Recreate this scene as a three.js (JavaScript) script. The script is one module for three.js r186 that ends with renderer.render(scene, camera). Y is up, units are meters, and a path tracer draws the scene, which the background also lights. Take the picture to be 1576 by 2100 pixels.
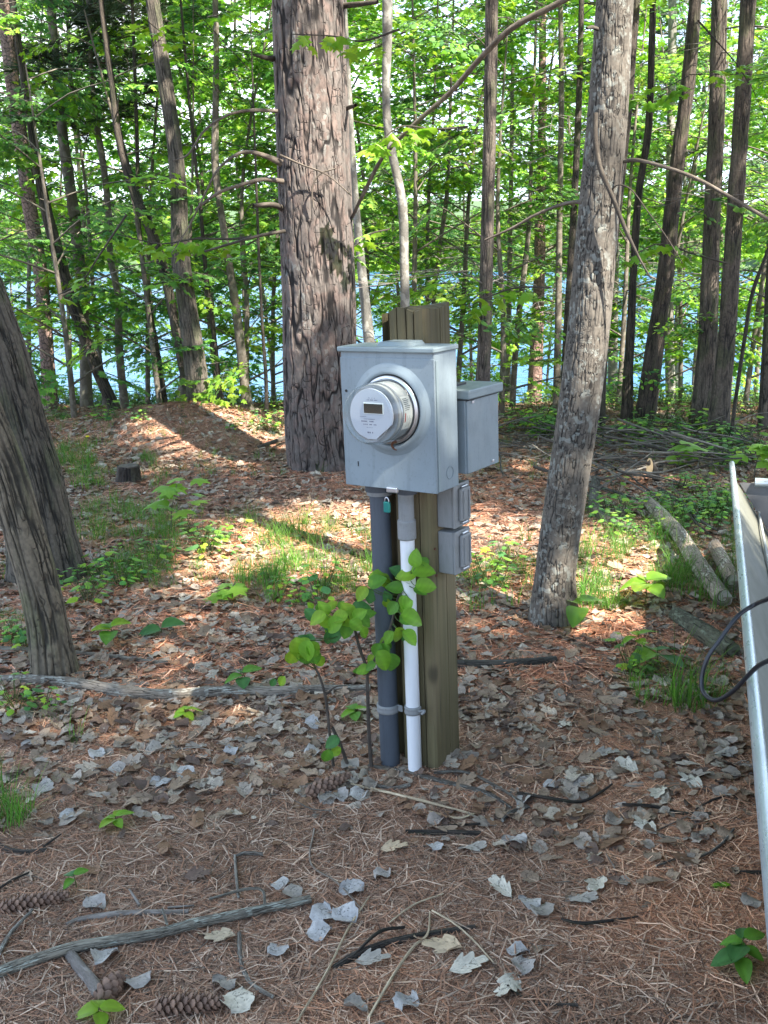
import * as THREE from 'three';
import { mergeGeometries } from 'three/addons/utils/BufferGeometryUtils.js';
import { RoundedBoxGeometry } from 'three/addons/geometries/RoundedBoxGeometry.js';

// ---------- camera, sky, sun, exposure ----------
const scene = new THREE.Scene();
const camera = new THREE.PerspectiveCamera(53.13, 3 / 4, 0.05, 3000);
const PITCH = 13.9 * Math.PI / 180;
camera.position.set(0, 1.5, 0);
camera.rotation.x = -PITCH;
camera.updateMatrixWorld();
const SUNDIR = new THREE.Vector3(0.42, 0.79, 0.45).normalize();   // towards the sun: right of and behind the viewer
const SKYK = 0.66, SUNK = 5, EXPOSURE = 4.6;

const renderer = new THREE.WebGLRenderer({ antialias: true });
renderer.toneMapping = THREE.LinearToneMapping;
renderer.toneMappingExposure = EXPOSURE;
renderer.shadowMap.enabled = true;

// ---------- random numbers and noise ----------
function rng(seed) { let a = seed >>> 0; return () => { a = (a + 0x6D2B79F5) | 0; let t = Math.imul(a ^ (a >>> 15), 1 | a); t = (t + Math.imul(t ^ (t >>> 7), 61 | t)) ^ t; return ((t ^ (t >>> 14)) >>> 0) / 4294967296; }; }
function hash(x, y, s) { let h = Math.imul(x, 374761393) ^ Math.imul(y, 668265263) ^ Math.imul(s, 2147483629 & 0x7fffffff); h = Math.imul(h ^ (h >>> 13), 1274126177); h ^= h >>> 16; return (h >>> 0) / 4294967296; }
const mod = (a, n) => ((a % n) + n) % n, lerp = (a, b, t) => a + (b - a) * t, clamp = (x, a = 0, b = 1) => Math.min(b, Math.max(a, x));
const smooth = (a, b, x) => { const t = clamp((x - a) / (b - a)); return t * t * (3 - 2 * t); };
function pnoise(x, y, nx, ny, s) {            // value noise that repeats every nx, ny
  const x0 = Math.floor(x), y0 = Math.floor(y), fx = x - x0, fy = y - y0, u = fx * fx * (3 - 2 * fx), v = fy * fy * (3 - 2 * fy);
  const a = hash(mod(x0, nx), mod(y0, ny), s), b = hash(mod(x0 + 1, nx), mod(y0, ny), s), c = hash(mod(x0, nx), mod(y0 + 1, ny), s), d = hash(mod(x0 + 1, nx), mod(y0 + 1, ny), s);
  return lerp(lerp(a, b, u), lerp(c, d, u), v);
}
function fbm(u, v, nx, ny, s, oct = 4) { let t = 0, a = 0.5, n = 0; for (let i = 0; i < oct; i++) { t += a * pnoise(u * nx, v * ny, nx, ny, s + i); n += a; a *= 0.5; nx *= 2; ny *= 2; } return t / n; }
function worley(x, y, nx, ny, s) {
  const cx = Math.floor(x), cy = Math.floor(y); let f1 = 9, f2 = 9, id = 0;
  for (let j = -1; j <= 1; j++) for (let i = -1; i <= 1; i++) {
    const gx = cx + i, gy = cy + j, a = mod(gx, nx), b = mod(gy, ny);
    const dx = gx + 0.1 + 0.8 * hash(a, b, s) - x, dy = gy + 0.1 + 0.8 * hash(a, b, s + 7) - y, d = Math.sqrt(dx * dx + dy * dy);
    if (d < f1) { f2 = f1; f1 = d; id = hash(a, b, s + 13); } else if (d < f2) f2 = d;
  }
  return [f1, f2, id];
}
const n2 = (x, z, s = 5) => pnoise(x, z, 1 << 14, 1 << 14, s) - 0.5;

// ---------- the sky: hazy white-blue spring sky with thin cloud ----------
{
  const W = 1024, H = 512, d = new Float32Array(W * H * 4);
  for (let j = 0; j < H; j++) for (let i = 0; i < W; i++) {
    const e = ((j + 0.5) / H - 0.5) * Math.PI, t = clamp(Math.sin(e)), k = (j * W + i) * 4;
    const g = Math.pow(1 - t, 2.8);
    let c = [lerp(0.36, 0.9, g), lerp(0.6, 1.0, g), lerp(1.0, 1.12, g)];
    const cl = smooth(0.5, 0.68, fbm(i / W, j / H * 0.5, 10, 14, 91, 5)) * smooth(0.02, 0.2, t) * 0.75;
    c = c.map((x, q) => lerp(x, [1.15, 1.17, 1.2][q], cl));
    if (e < 0) c = c.map((x, q) => lerp([0.93, 1.0, 1.1][q], 0.25, smooth(0, 0.15, -e)));
    d[k] = c[0] * SKYK; d[k + 1] = c[1] * SKYK; d[k + 2] = c[2] * SKYK; d[k + 3] = 1;
  }
  const t = new THREE.DataTexture(d, W, H, THREE.RGBAFormat, THREE.FloatType);
  t.mapping = THREE.EquirectangularReflectionMapping; t.magFilter = THREE.LinearFilter; t.minFilter = THREE.LinearFilter; t.needsUpdate = true;
  scene.background = t; scene.environment = t; scene.environmentIntensity = 1;
}
const sun = new THREE.DirectionalLight(new THREE.Color().setRGB(1, 0.94, 0.84), SUNK);
sun.position.copy(SUNDIR).multiplyScalar(60).add(new THREE.Vector3(0, 0, -8));
sun.target.position.set(0, 0, -8); scene.add(sun.target);
sun.castShadow = true; sun.shadow.mapSize.set(4096, 4096);
Object.assign(sun.shadow.camera, { left: -30, right: 30, top: 30, bottom: -30, near: 1, far: 140 });
scene.add(sun);

// ---------- helpers ----------
const V = (x, y, z) => new THREE.Vector3(x, y, z);
const taken = {};
function numbered(n) { const k = taken[n] = (taken[n] ?? -1) + 1; return k ? `${n}_${String(k).padStart(3, '0')}` : n; }
function tag(o, label, category, group, kind) { Object.assign(o.userData, label && { label }, category && { category }, group && { group }, kind && { kind }); return o; }
function shade(o) { o.castShadow = o.receiveShadow = true; return o; }
function thing(name, label, category, pos = [0, 0, 0], group) { const o = new THREE.Group(); o.name = numbered(name); o.position.set(...pos); scene.add(o); return tag(o, label, category, group); }
function part(name, geo, material, parent) { const o = shade(new THREE.Mesh(geo, material)); o.name = parent === scene ? numbered(name) : name; parent.add(o); return o; }
function single(name, geo, material, label, category, group) { return tag(part(name, geo, material, scene), label, category, group); }
function structure(name, geo, material) { return tag(part(name, geo, material, scene), null, null, null, 'structure'); }
function rgb(r, g, b) { return new THREE.Color().setRGB(r, g, b); }
function mat(color, roughness = 0.8, more = {}) { return new THREE.MeshStandardMaterial({ color: rgb(...color), roughness, side: THREE.DoubleSide, ...more }); }
function copies(name, geo, material, list, parent, colors) {   // list of Matrix4
  const m = shade(new THREE.InstancedMesh(geo, material, list.length)); m.name = parent === scene ? numbered(name) : name;
  list.forEach((x, i) => m.setMatrixAt(i, x)); if (colors) colors.forEach((c, i) => m.setColorAt(i, c));
  parent.add(m); return m;
}
const M4 = new THREE.Matrix4(), Q = new THREE.Quaternion(), EU = new THREE.Euler();
function trs(x, y, z, rx, ry, rz, s, order = 'YXZ') { return new THREE.Matrix4().compose(V(x, y, z), new THREE.Quaternion().setFromEuler(new THREE.Euler(rx, ry, rz, order)), s.isVector3 ? s : V(s, s, s)); }
function dataTex(W, H, fn, srgb) {   // fn(u, v) -> [r, g, b] linear 0..1
  const d = new Uint8Array(W * H * 4), enc = x => srgb ? (x <= 0.0031308 ? 12.92 * x : 1.055 * Math.pow(x, 1 / 2.4) - 0.055) : x;
  for (let j = 0; j < H; j++) for (let i = 0; i < W; i++) { const c = fn((i + 0.5) / W, (j + 0.5) / H, i, j), k = (j * W + i) * 4; for (let q = 0; q < 3; q++) d[k + q] = clamp(Math.round(enc(c[q]) * 255), 0, 255); d[k + 3] = 255; }
  const t = new THREE.DataTexture(d, W, H, THREE.RGBAFormat); t.wrapS = t.wrapT = THREE.RepeatWrapping; t.magFilter = THREE.LinearFilter; t.minFilter = THREE.LinearMipmapLinearFilter; t.generateMipmaps = true;
  if (srgb) t.colorSpace = THREE.SRGBColorSpace; t.needsUpdate = true; return t;
}

// where things stand: the photograph is 1576 x 2100 and its focal length 2100 of its pixels
function ray(px, py) { const a = (px - 788) / 2100, b = (1050 - py) / 2100; return V(a, b * Math.cos(PITCH) - Math.sin(PITCH), -(Math.cos(PITCH) + b * Math.sin(PITCH))); }
function at(px, py, d) { const r = ray(px, py); return V(0, 1.5, 0).addScaledVector(r, d / -r.z); }
const pxAt = (p) => { const y = p.y - 1.5; return (-p.z * Math.cos(PITCH) - y * Math.sin(PITCH)) / 2100; };   // metres per photograph pixel at a point
function height(x, z) {
  const d = -z;
  let h = 0.05 * n2(x * 0.9, z * 0.9, 3) + 0.025 * n2(x * 3.1, z * 3.1, 4);
  h += 0.05 * Math.exp(-((x + 0.55) ** 2 + (z + 7.1) ** 2) / 0.5);
  h += 0.27 * Math.exp(-((x + 1.75) ** 2 / 0.9 + (z + 8.7) ** 2 / 0.5));
  h += 0.1 * smooth(3, 8, x) * smooth(3, 8, d);
  h *= smooth(60, 30, Math.abs(x)) ;
  h -= 4.9 * smooth(9.6, 30, d) + 6 * smooth(30, 60, d);
  return h;
}
function ground(px, py) { const r = ray(px, py), p = V(0, 1.5, 0); let t = 0.6; for (let i = 0; i < 4000; i++) { p.set(0, 1.5, 0).addScaledVector(r, t); const g = p.y - height(p.x, p.z); if (g < 0.001) break; t += Math.max(0.001, g * 0.25); } return p; }

// ---------- bark ----------
function bark(kind, W, H, s) {
  const h = new Float32Array(W * H), col = new Float32Array(W * H * 3);
  for (let j = 0; j < H; j++) for (let i = 0; i < W; i++) {
    const u = i / W, v = j / H, k = j * W + i, fine = fbm(u, v, 48, 64, s + 40, 3), broad = fbm(u, v, 3, 3, s + 50, 3); let hh, c;
    const wx = fbm(u, v, 6, 8, s + 60, 3) - 0.5, wy = fbm(u, v, 6, 8, s + 70, 3) - 0.5;
    // furrows follow the zero lines of stretched noise, so that they wander, fork and break off
    const line = (nx, ny, q, lo, hi, w = 1) => { const n = fbm(u + wx * 0.022 * w, v + wy * 0.03 * w, nx, ny, s + q, 2); return smooth(lo, hi, 1 - Math.abs(2 * n - 1)); };
    if (kind === 'pine') {
      const gap = smooth(0.3, 0.55, fbm(u, v, 9, 9, s + 81, 3)), gap2 = smooth(0.4, 0.6, fbm(u, v, 12, 10, s + 84, 3)), f1 = line(17, 4, 1, 0.86, 0.965), f2 = line(30, 9, 3, 0.88, 0.98) * gap * 0.85, f3 = line(13, 30, 5, 0.94, 0.99) * gap2 * 0.85, f4 = line(60, 24, 7, 0.9, 1) * 0.25;
      const fur = clamp(Math.max(f1 * (0.25 + 0.75 * smooth(0.3, 0.5, fbm(u, v, 10, 12, s + 95, 2))), f2, f3, f4)), tn = fbm(u, v, 18, 24, s + 87, 4) * 9, ter = (Math.floor(tn) + smooth(0.75, 1, tn % 1)) / 9;
      hh = (1 - fur) * (0.78 + 0.1 * (ter - 0.3)) + 0.12 * fine;
      const br = 0.72 + 0.55 * (ter - 0.3) + 0.6 * (fine - 0.45) + 0.35 * (broad - 0.5), warm = smooth(0.4, 0.7, fbm(u, v, 20, 30, s + 88, 2));
      const lich = smooth(0.6, 0.7, fbm(u, v, 26, 40, s + 93, 4)) * smooth(0.45, 0.62, broad) * (1 - fur) * 0.5; c = [lerp(lerp(lerp(0.14, 0.165, warm), 0.012, fur) * br, 0.24, lich), lerp(lerp(lerp(0.118, 0.122, warm), 0.009, fur) * br, 0.25, lich), lerp(lerp(lerp(0.104, 0.104, warm), 0.008, fur) * br, 0.23, lich)];
    } else if (kind === 'ridge') {
      const gap = smooth(0.32, 0.55, fbm(u, v, 8, 6, s + 81, 3)), f1 = line(17, 3, 1, 0.78, 0.97), f2 = line(30, 5, 3, 0.8, 0.98) * gap, f3 = line(14, 16, 5, 0.9, 0.99) * gap * 0.6, fur = clamp(Math.max(f1 * (0.55 + 0.45 * gap), f2 * 0.85, f3));
      hh = (1 - fur) * (0.72 + 0.25 * (broad - 0.3)) + 0.2 * fine; const br = 0.72 + 0.7 * (fine - 0.45) + 0.4 * (broad - 0.5), moss = smooth(0.48, 0.68, fbm(u, v, 5, 4, s + 86, 4)) * 0.6;
      c = [lerp(lerp(0.15, 0.1, moss), 0.03, fur) * br, lerp(lerp(0.125, 0.115, moss), 0.026, fur) * br, lerp(lerp(0.098, 0.055, moss), 0.021, fur) * br];
    } else if (kind === 'check') {       // greyish, finely checked, with pale lichen
      const gap = smooth(0.36, 0.58, fbm(u, v, 9, 9, s + 81, 3)), gap2 = smooth(0.42, 0.6, fbm(u, v, 14, 12, s + 84, 3)), f1 = line(38, 9, 1, 0.86, 0.99) * (0.35 + 0.65 * gap), f2 = line(56, 18, 3, 0.88, 0.99) * gap2 * 0.8, f3 = line(22, 44, 5, 0.92, 0.99) * gap2 * 0.7, fur = clamp(Math.max(f1, f2, f3));
      hh = (1 - fur * 0.8) * 0.75 + 0.25 * fine; const li = smooth(0.52, 0.68, fbm(u, v, 34, 40, s + 90, 4)) * smooth(0.38, 0.66, fbm(u, v, 7, 6, s + 92, 4)), br = 0.78 + 0.6 * (fine - 0.45) + 0.45 * (broad - 0.5);
      c = [lerp(lerp(0.13, 0.02, fur) * br, 0.25, li * 0.7), lerp(lerp(0.112, 0.017, fur) * br, 0.26, li * 0.7), lerp(lerp(0.09, 0.014, fur) * br, 0.23, li * 0.7)];
    } else if (kind === 'pale') {
      hh = fine * 0.6 + 0.4 * fbm(u, v, 4, 40, s + 9, 3); const li = smooth(0.55, 0.7, fbm(u, v, 6, 10, s + 90, 4)), br = 0.8 + 0.5 * (fine - 0.5) + 0.5 * (broad - 0.5);
      c = [lerp(0.22 * br, 0.36, li * 0.6), lerp(0.205 * br, 0.35, li * 0.6), lerp(0.175 * br, 0.31, li * 0.6)];
    } else {                                // red: flaky reddish plates
      const w = worley(u * 12 + wx * 2, v * 13 + wy * 2, 12, 13, s), e = w[1] - w[0], plate = smooth(0.0, 0.2, e);
      hh = plate * (0.6 + 0.4 * w[2]) + 0.15 * fine; const br = 0.7 + 0.5 * w[2] + 0.4 * (fine - 0.5);
      c = [lerp(0.06, 0.25, plate) * br, lerp(0.045, 0.165, plate) * br, lerp(0.04, 0.135, plate) * br];
    }
    h[k] = hh; col[k * 3] = c[0]; col[k * 3 + 1] = c[1]; col[k * 3 + 2] = c[2];
  }
  const map = dataTex(W, H, (u, v, i, j) => { const k = (j * W + i) * 3; return [col[k], col[k + 1], col[k + 2]]; }, true);
  const bump = dataTex(W, H, (u, v, i, j) => { const x = clamp(h[j * W + i]); return [x, x, x]; });
  const look = (u, v) => { const x = mod(u, 1) * W, y = mod(v, 1) * H, i = Math.floor(x), j = Math.floor(y), a = i % W, b = (i + 1) % W, c = j % H, d = (j + 1) % H; return lerp(lerp(h[c * W + a], h[c * W + b], x - i), lerp(h[d * W + a], h[d * W + b], x - i), y - j); };
  return { map, bump, look };
}
const BARK = {
  pine: { ...bark('pine', 1024, 2048, 11), w: 0.8, h: 1.6, scale: 0.006 },
  ridge: { ...bark('ridge', 512, 1024, 21), w: 0.42, h: 0.84, scale: 0.008 },
  check: { ...bark('check', 1024, 1024, 31), w: 0.62, h: 0.62, scale: 0.004 },
  pale: { ...bark('pale', 512, 512, 41), w: 0.4, h: 0.4, scale: 0.002 },
  red: { ...bark('red', 512, 512, 51), w: 0.5, h: 0.6, scale: 0.007 },
};
for (const b of Object.values(BARK)) b.mat = new THREE.MeshStandardMaterial({ map: b.map, bumpMap: b.bump, bumpScale: b.scale, roughness: 0.92 });
function barkTint(kind, r, g, b) { const m = BARK[kind].mat.clone(); m.color.setRGB(r, g, b); return m; }

// a tapered, bent stem through points with radii; rows may be dense where the bark shows
function stem(pts, rad, { seg = 16, rows = 40, bk = BARK.pale, amp = 0, flare = 0, flareH = 0.18, lobes = 5, cap = false, seed = 1, dense = 1, wob = 0.05 } = {}) {
  const curve = new THREE.CatmullRomCurve3(pts, false, 'centripetal'), L = curve.getLength();
  const seglen = [0]; for (let i = 1; i < pts.length; i++) seglen.push(seglen[i - 1] + pts[i].distanceTo(pts[i - 1]));
  const radAt = (f) => { const d = f * seglen[seglen.length - 1]; let i = 1; while (i < pts.length - 1 && seglen[i] < d) i++; return lerp(rad[i - 1], rad[i], clamp((d - seglen[i - 1]) / (seglen[i] - seglen[i - 1] || 1))); };
  const pos = [], uv = [], idx = [], mean = rad[0] * 2 * Math.PI, nu = Math.max(1, Math.round(mean / bk.w)), dir = curve.getTangentAt(0.5), ref = Math.abs(dir.y) > 0.7 ? V(0, 0, 1) : V(0, 1, 0);
  const r0 = rng(seed * 77 + 5), ph = [r0() * 7, r0() * 7, r0() * 7], du = r0() * 3, dv = r0() * 3;
  curve.arcLengthDivisions = 400;
  for (let j = 0; j <= rows; j++) {
    const f = Math.pow(j / rows, dense), p = curve.getPointAt(f), T = curve.getTangentAt(f), A = V().crossVectors(ref, T).normalize(), B = V().crossVectors(T, A).normalize(), hgt = f * L;
    for (let i = 0; i <= seg; i++) {
      const a = i / seg * 2 * Math.PI, u = i / seg * nu + du, v = hgt / bk.h + dv;
      let r = radAt(f) * (1 + wob * (0.6 * Math.sin(2 * a + ph[0] + hgt * 0.7) + 0.5 * Math.sin(3 * a + ph[1] - hgt * 1.1)));
      if (flare) r *= 1 + flare * Math.exp(-hgt / flareH) * (0.75 + 0.5 * Math.sin(lobes * a + ph[2]));
      if (amp) r += amp * (bk.look(u, v) - 0.7);
      pos.push(p.x + r * (A.x * Math.cos(a) + B.x * Math.sin(a)), p.y + r * (A.y * Math.cos(a) + B.y * Math.sin(a)), p.z + r * (A.z * Math.cos(a) + B.z * Math.sin(a)));
      uv.push(u, v);
      if (j < rows && i < seg) { const k = j * (seg + 1) + i; idx.push(k, k + 1, k + seg + 1, k + 1, k + seg + 2, k + seg + 1); }
    }
  }
  const nCap = pos.length / 3;
  if (cap) for (const j of [0, rows]) {
    const p = curve.getPointAt(j ? 1 : 0), c = pos.length / 3; pos.push(p.x, p.y, p.z); uv.push(0.5, 0.5);
    for (let i = 0; i <= seg; i++) { const k = (j * (seg + 1) + i) * 3; pos.push(pos[k], pos[k + 1], pos[k + 2]); uv.push(0.5 + 0.02 * i, 0.5); }
    for (let i = 0; i < seg; i++) j ? idx.push(c, c + 1 + i, c + 2 + i) : idx.push(c, c + 2 + i, c + 1 + i);
  }
  const g = new THREE.BufferGeometry(); g.setAttribute('position', new THREE.Float32BufferAttribute(pos, 3)); g.setAttribute('uv', new THREE.Float32BufferAttribute(uv, 2)); g.setIndex(idx); g.computeVertexNormals();
  const n = g.attributes.normal; for (let j = 0; j <= rows; j++) { const a = j * (seg + 1), b = a + seg, x = n.getX(a) + n.getX(b), y = n.getY(a) + n.getY(b), z = n.getZ(a) + n.getZ(b), l = Math.hypot(x, y, z) || 1; n.setXYZ(a, x / l, y / l, z / l); n.setXYZ(b, x / l, y / l, z / l); }
  g.userData = { curve, L };
  return g;
}
// ---------- ground, lake, far shore ----------
function spread(n, a, b, k) { const o = []; for (let i = 0; i <= n; i++) { const t = i / n * 2 - 1, s = Math.sinh(t * k) / Math.sinh(k); o.push(s < 0 ? -a * s : b * s); } return o; }
const duffTex = dataTex(1024, 1024, (u, v) => {
  const s = 0.5 * fbm(u + 0.05 * fbm(u, v, 5, 5, 3), v, 24, 90, 201, 4) + 0.5 * fbm(u, v + 0.05 * fbm(u, v, 5, 5, 4), 90, 24, 207, 4), b = fbm(u, v, 4, 4, 211, 4), k = smooth(0.3, 0.7, s) * (0.6 + 0.8 * b);
  return [lerp(0.05, 0.2, k), lerp(0.034, 0.125, k), lerp(0.024, 0.085, k)];
}, true);
{
  const xs = spread(230, -400, 400, 5.5), zs = spread(260, -130, 60, 4.2).map(z => z - 4), pos = [], uv = [], idx = [];
  zs.forEach(z => xs.forEach(x => { pos.push(x, height(x, z) + 0.012 * n2(x * 14, z * 14, 8), z); uv.push(x / 1.3, z / 1.3); }));
  const w = xs.length; for (let j = 0; j < zs.length - 1; j++) for (let i = 0; i < w - 1; i++) { const k = j * w + i; idx.push(k, k + 1, k + w, k + 1, k + w + 1, k + w); }
  const g = new THREE.BufferGeometry(); g.setAttribute('position', new THREE.Float32BufferAttribute(pos, 3)); g.setAttribute('uv', new THREE.Float32BufferAttribute(uv, 2)); g.setIndex(idx); g.computeVertexNormals();
  if (g.attributes.normal.getY(100) < 0) { for (let k = 0; k < idx.length; k += 3) { const t = idx[k + 1]; idx[k + 1] = idx[k + 2]; idx[k + 2] = t; } g.setIndex(idx); g.computeVertexNormals(); }
  structure('ground', g, new THREE.MeshStandardMaterial({ map: duffTex, roughness: 1, bumpMap: duffTex, bumpScale: 0.006, side: THREE.DoubleSide }));
}
{
  const bump = dataTex(512, 512, (u, v) => { const x = 0.6 * fbm(u, v, 6, 24, 301, 4) + 0.4 * fbm(u, v, 20, 50, 305, 3); return [x, x, x]; });
  const g = new THREE.PlaneGeometry(1600, 900, 1, 1); g.rotateX(-Math.PI / 2); const uv = g.attributes.uv; for (let i = 0; i < uv.count; i++) uv.setXY(i, uv.getX(i) * 160, uv.getY(i) * 90);
  const m = structure('lake', g, new THREE.MeshPhysicalMaterial({ color: rgb(0.016, 0.1, 0.21), roughness: 0.15, specularIntensity: 0.7, bumpMap: bump, bumpScale: 0.25, ior: 1.33 })); m.position.set(0, -3.6, -468);
}
// leaves: a lobed outline as a slightly folded fan
function leafFan(len, wid, outline, fold = 0.25, droop = 0.15) {   // tip along +x, base at the origin
  const p = [[0, 0, 0]], idx = []; for (const [x, z] of outline) p.push([x * len, -Math.abs(z) * fold * wid - x * x * droop * len, z * wid]);
  p.push([0.45 * len, 0.0 - 0.2 * droop * len, 0]); const c = p.length - 1;
  for (let i = 0; i < c; i++) idx.push(c, i, (i + 1) % c);
  return { p, idx };
}
const half = (pts) => [...pts, ...pts.slice().reverse().filter(([x, z]) => z !== 0).map(([x, z]) => [x, -z])];
const MAPLE = half([[-0.04, 0.22], [0.12, 0.5], [0.34, 0.24], [0.62, 0.42], [0.66, 0.14], [1, 0]]), OVAL = half([[0.12, 0.3], [0.4, 0.5], [0.72, 0.38], [1, 0]]);
function pushLeaf(out, leaf, m, color) {
  const base = out.pos.length / 3; for (const q of leaf.p) { const v = V(...q).applyMatrix4(m); out.pos.push(v.x, v.y, v.z); out.col.push(...color); }
  for (const k of leaf.idx) out.idx.push(base + k);
}
function pushTwig(out, a, b, ra, rb, color) {
  const T = V().subVectors(b, a).normalize(), A = V().crossVectors(T, Math.abs(T.y) < 0.8 ? V(0, 1, 0) : V(1, 0, 0)).normalize(), B = V().crossVectors(T, A), base = out.pos.length / 3;
  for (const [p, r] of [[a, ra], [b, rb]]) for (let i = 0; i < 3; i++) { const t = i * 2.094, v = p.clone().addScaledVector(A, r * Math.cos(t)).addScaledVector(B, r * Math.sin(t)); out.pos.push(v.x, v.y, v.z); out.col.push(...color); }
  for (let i = 0; i < 3; i++) { const j = (i + 1) % 3; out.idx.push(base + i, base + j, base + 3 + i, base + j, base + 3 + j, base + 3 + i); }
}
function built(out) { const g = new THREE.BufferGeometry(); g.setAttribute('position', new THREE.Float32BufferAttribute(out.pos, 3)); if (out.col.length) g.setAttribute('color', new THREE.Float32BufferAttribute(out.col, 3)); g.setIndex(out.idx); g.computeVertexNormals(); return g; }
const LEAFMAT = new THREE.MeshPhysicalMaterial({ color: 0xffffff, vertexColors: true, roughness: 0.75, transmission: 0.58, thickness: 0, side: THREE.DoubleSide, specularIntensity: 0.35 });
const TWIG = [0.06, 0.045, 0.035];
function spray(seed, outline, nSub, leafLen, aspect, greens) {
  const r = rng(seed), out = { pos: [], col: [], idx: [] }, leaf = leafFan(1, aspect, outline, 0.3, 0.22);
  const put = (p, yaw) => { const s = leafLen * (0.65 + 0.6 * r()), c = greens[Math.floor(r() * greens.length)], k = 0.8 + 0.4 * r(); pushLeaf(out, leaf, trs(p.x, p.y, p.z, (r() - 0.5) * 0.9, yaw, (r() - 0.5) * 0.7 - 0.15, s), c.map(x => x * k)); };
  const end = V(0.5, 0.02, 0); pushTwig(out, V(0, 0, 0), end, 0.004, 0.0015, TWIG); put(end, 0);
  for (let i = 0; i < nSub; i++) {
    const t = 0.18 + 0.75 * i / nSub, side = i % 2 ? 1 : -1, a = V(0.5 * t, 0.01, 0), len = (0.12 + 0.2 * r()) * (1.1 - t * 0.5), yaw = side * (0.7 + 0.4 * r()), b = V(a.x + len * Math.cos(yaw), 0.02 * (r() - 0.6), -len * Math.sin(yaw));
    pushTwig(out, a, b, 0.0025, 0.001, TWIG); put(b, yaw); put(a.clone().lerp(b, 0.6), yaw + 0.9); put(a.clone().lerp(b, 0.55), yaw - 0.9); if (len > 0.2) put(a.clone().lerp(b, 0.3), yaw + (r() - 0.5) * 2);
  }
  return built(out);
}
const SPRING = [[0.27, 0.48, 0.035], [0.22, 0.44, 0.035], [0.34, 0.52, 0.04], [0.16, 0.36, 0.04]], DEEP = [[0.11, 0.27, 0.05], [0.13, 0.32, 0.05], [0.08, 0.22, 0.06], [0.18, 0.38, 0.045]];
const SPRAYS = { spring: [1, 2, 3].map(k => spray(k, MAPLE, 7, 0.08, 1.0, SPRING)), deep: [4, 5, 6].map(k => spray(k, MAPLE, 10, 0.062, 1.0, DEEP)), oval: [7, 8].map(k => spray(k, OVAL, 10, 0.062, 0.75, [...SPRING, ...DEEP])) };
const NEEDLETUFT = (() => { const r = rng(9), out = { pos: [], col: [], idx: [] }; for (let k = 0; k < 5; k++) { const c = V(0.1 * k, 0.02 * (r() - 0.5), 0.08 * (r() - 0.5)); pushTwig(out, V(0, 0, 0), c, 0.004, 0.002, TWIG); for (let i = 0; i < 26; i++) { const d = V(0.6 + r(), r() * 1.2 - 0.5, r() * 2 - 1).normalize().multiplyScalar(0.09 + 0.05 * r()), g = 0.7 + 0.6 * r(); pushTwig(out, c, c.clone().add(d), 0.0016, 0.0007, [0.045 * g, 0.085 * g, 0.035 * g]); } } return built(out); })();

const BARE = [1, 2, 3].map(k => { const r = rng(120 + k), out = { pos: [], col: [], idx: [] }, c = [0.17, 0.15, 0.135]; let a = V(0, 0, 0); for (let i = 0; i < 6; i++) { const b = a.clone().add(V(0.17, 0.03 - 0.02 * i + 0.03 * (r() - 0.5), 0.06 * (r() - 0.5))); pushTwig(out, a, b, 0.007 - 0.001 * i, 0.006 - 0.001 * i, c); for (let j = 0; j < 3; j++) { const s = r() < 0.5 ? -1 : 1, e = b.clone().add(V(0.1 + 0.12 * r(), 0.05 * (r() - 0.6), s * (0.1 + 0.2 * r()))); pushTwig(out, b, e, 0.003, 0.0012, c); const f = b.clone().lerp(e, 0.6); pushTwig(out, f, f.clone().add(V(0.1 * r(), 0.04 * (r() - 0.5), s * 0.08 * (r() - 0.3))), 0.0018, 0.001, c); } a = b; } return built(out); });
const BAREMAT = new THREE.MeshStandardMaterial({ color: 0xffffff, vertexColors: true, roughness: 0.9, side: THREE.DoubleSide });
function bareTwigs(t, curve, n, lo, hi, size, seed) { const r = rng(seed), L = BARE.map(() => []); for (let i = 0; i < n; i++) { const p = curve.getPointAt(lerp(lo, hi, r())); L[i % 3].push(trs(p.x, p.y, p.z, (r() - 0.5) * 0.8, r() * 6.28, (r() - 0.7) * 0.6, size * (0.5 + 0.8 * r()))); } BARE.forEach((g, k) => tag(copies('dead_twigs', g, BAREMAT, L[k], t), null, null, null, 'stuff')); }

// foliage: sprays at given places on a tree, one part per tree and kind
function foliage(parent, kind, list, name = 'crown', m = LEAFMAT) {
  const geos = kind === 'needles' ? [NEEDLETUFT] : SPRAYS[kind];
  geos.forEach((g, k) => { const mine = list.filter((_, i) => i % geos.length === k); if (mine.length) tag(copies(name, g, m, mine.map(q => q.m), parent, mine.map(q => q.c)), null, null, null, 'stuff'); });
}
const tint = (r, lo = 0.75, hi = 1.25) => { const k = lerp(lo, hi, r()), w = (r() - 0.5) * 0.25; return rgb(k * (1 + w), k, k * (1 - w)); };

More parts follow.
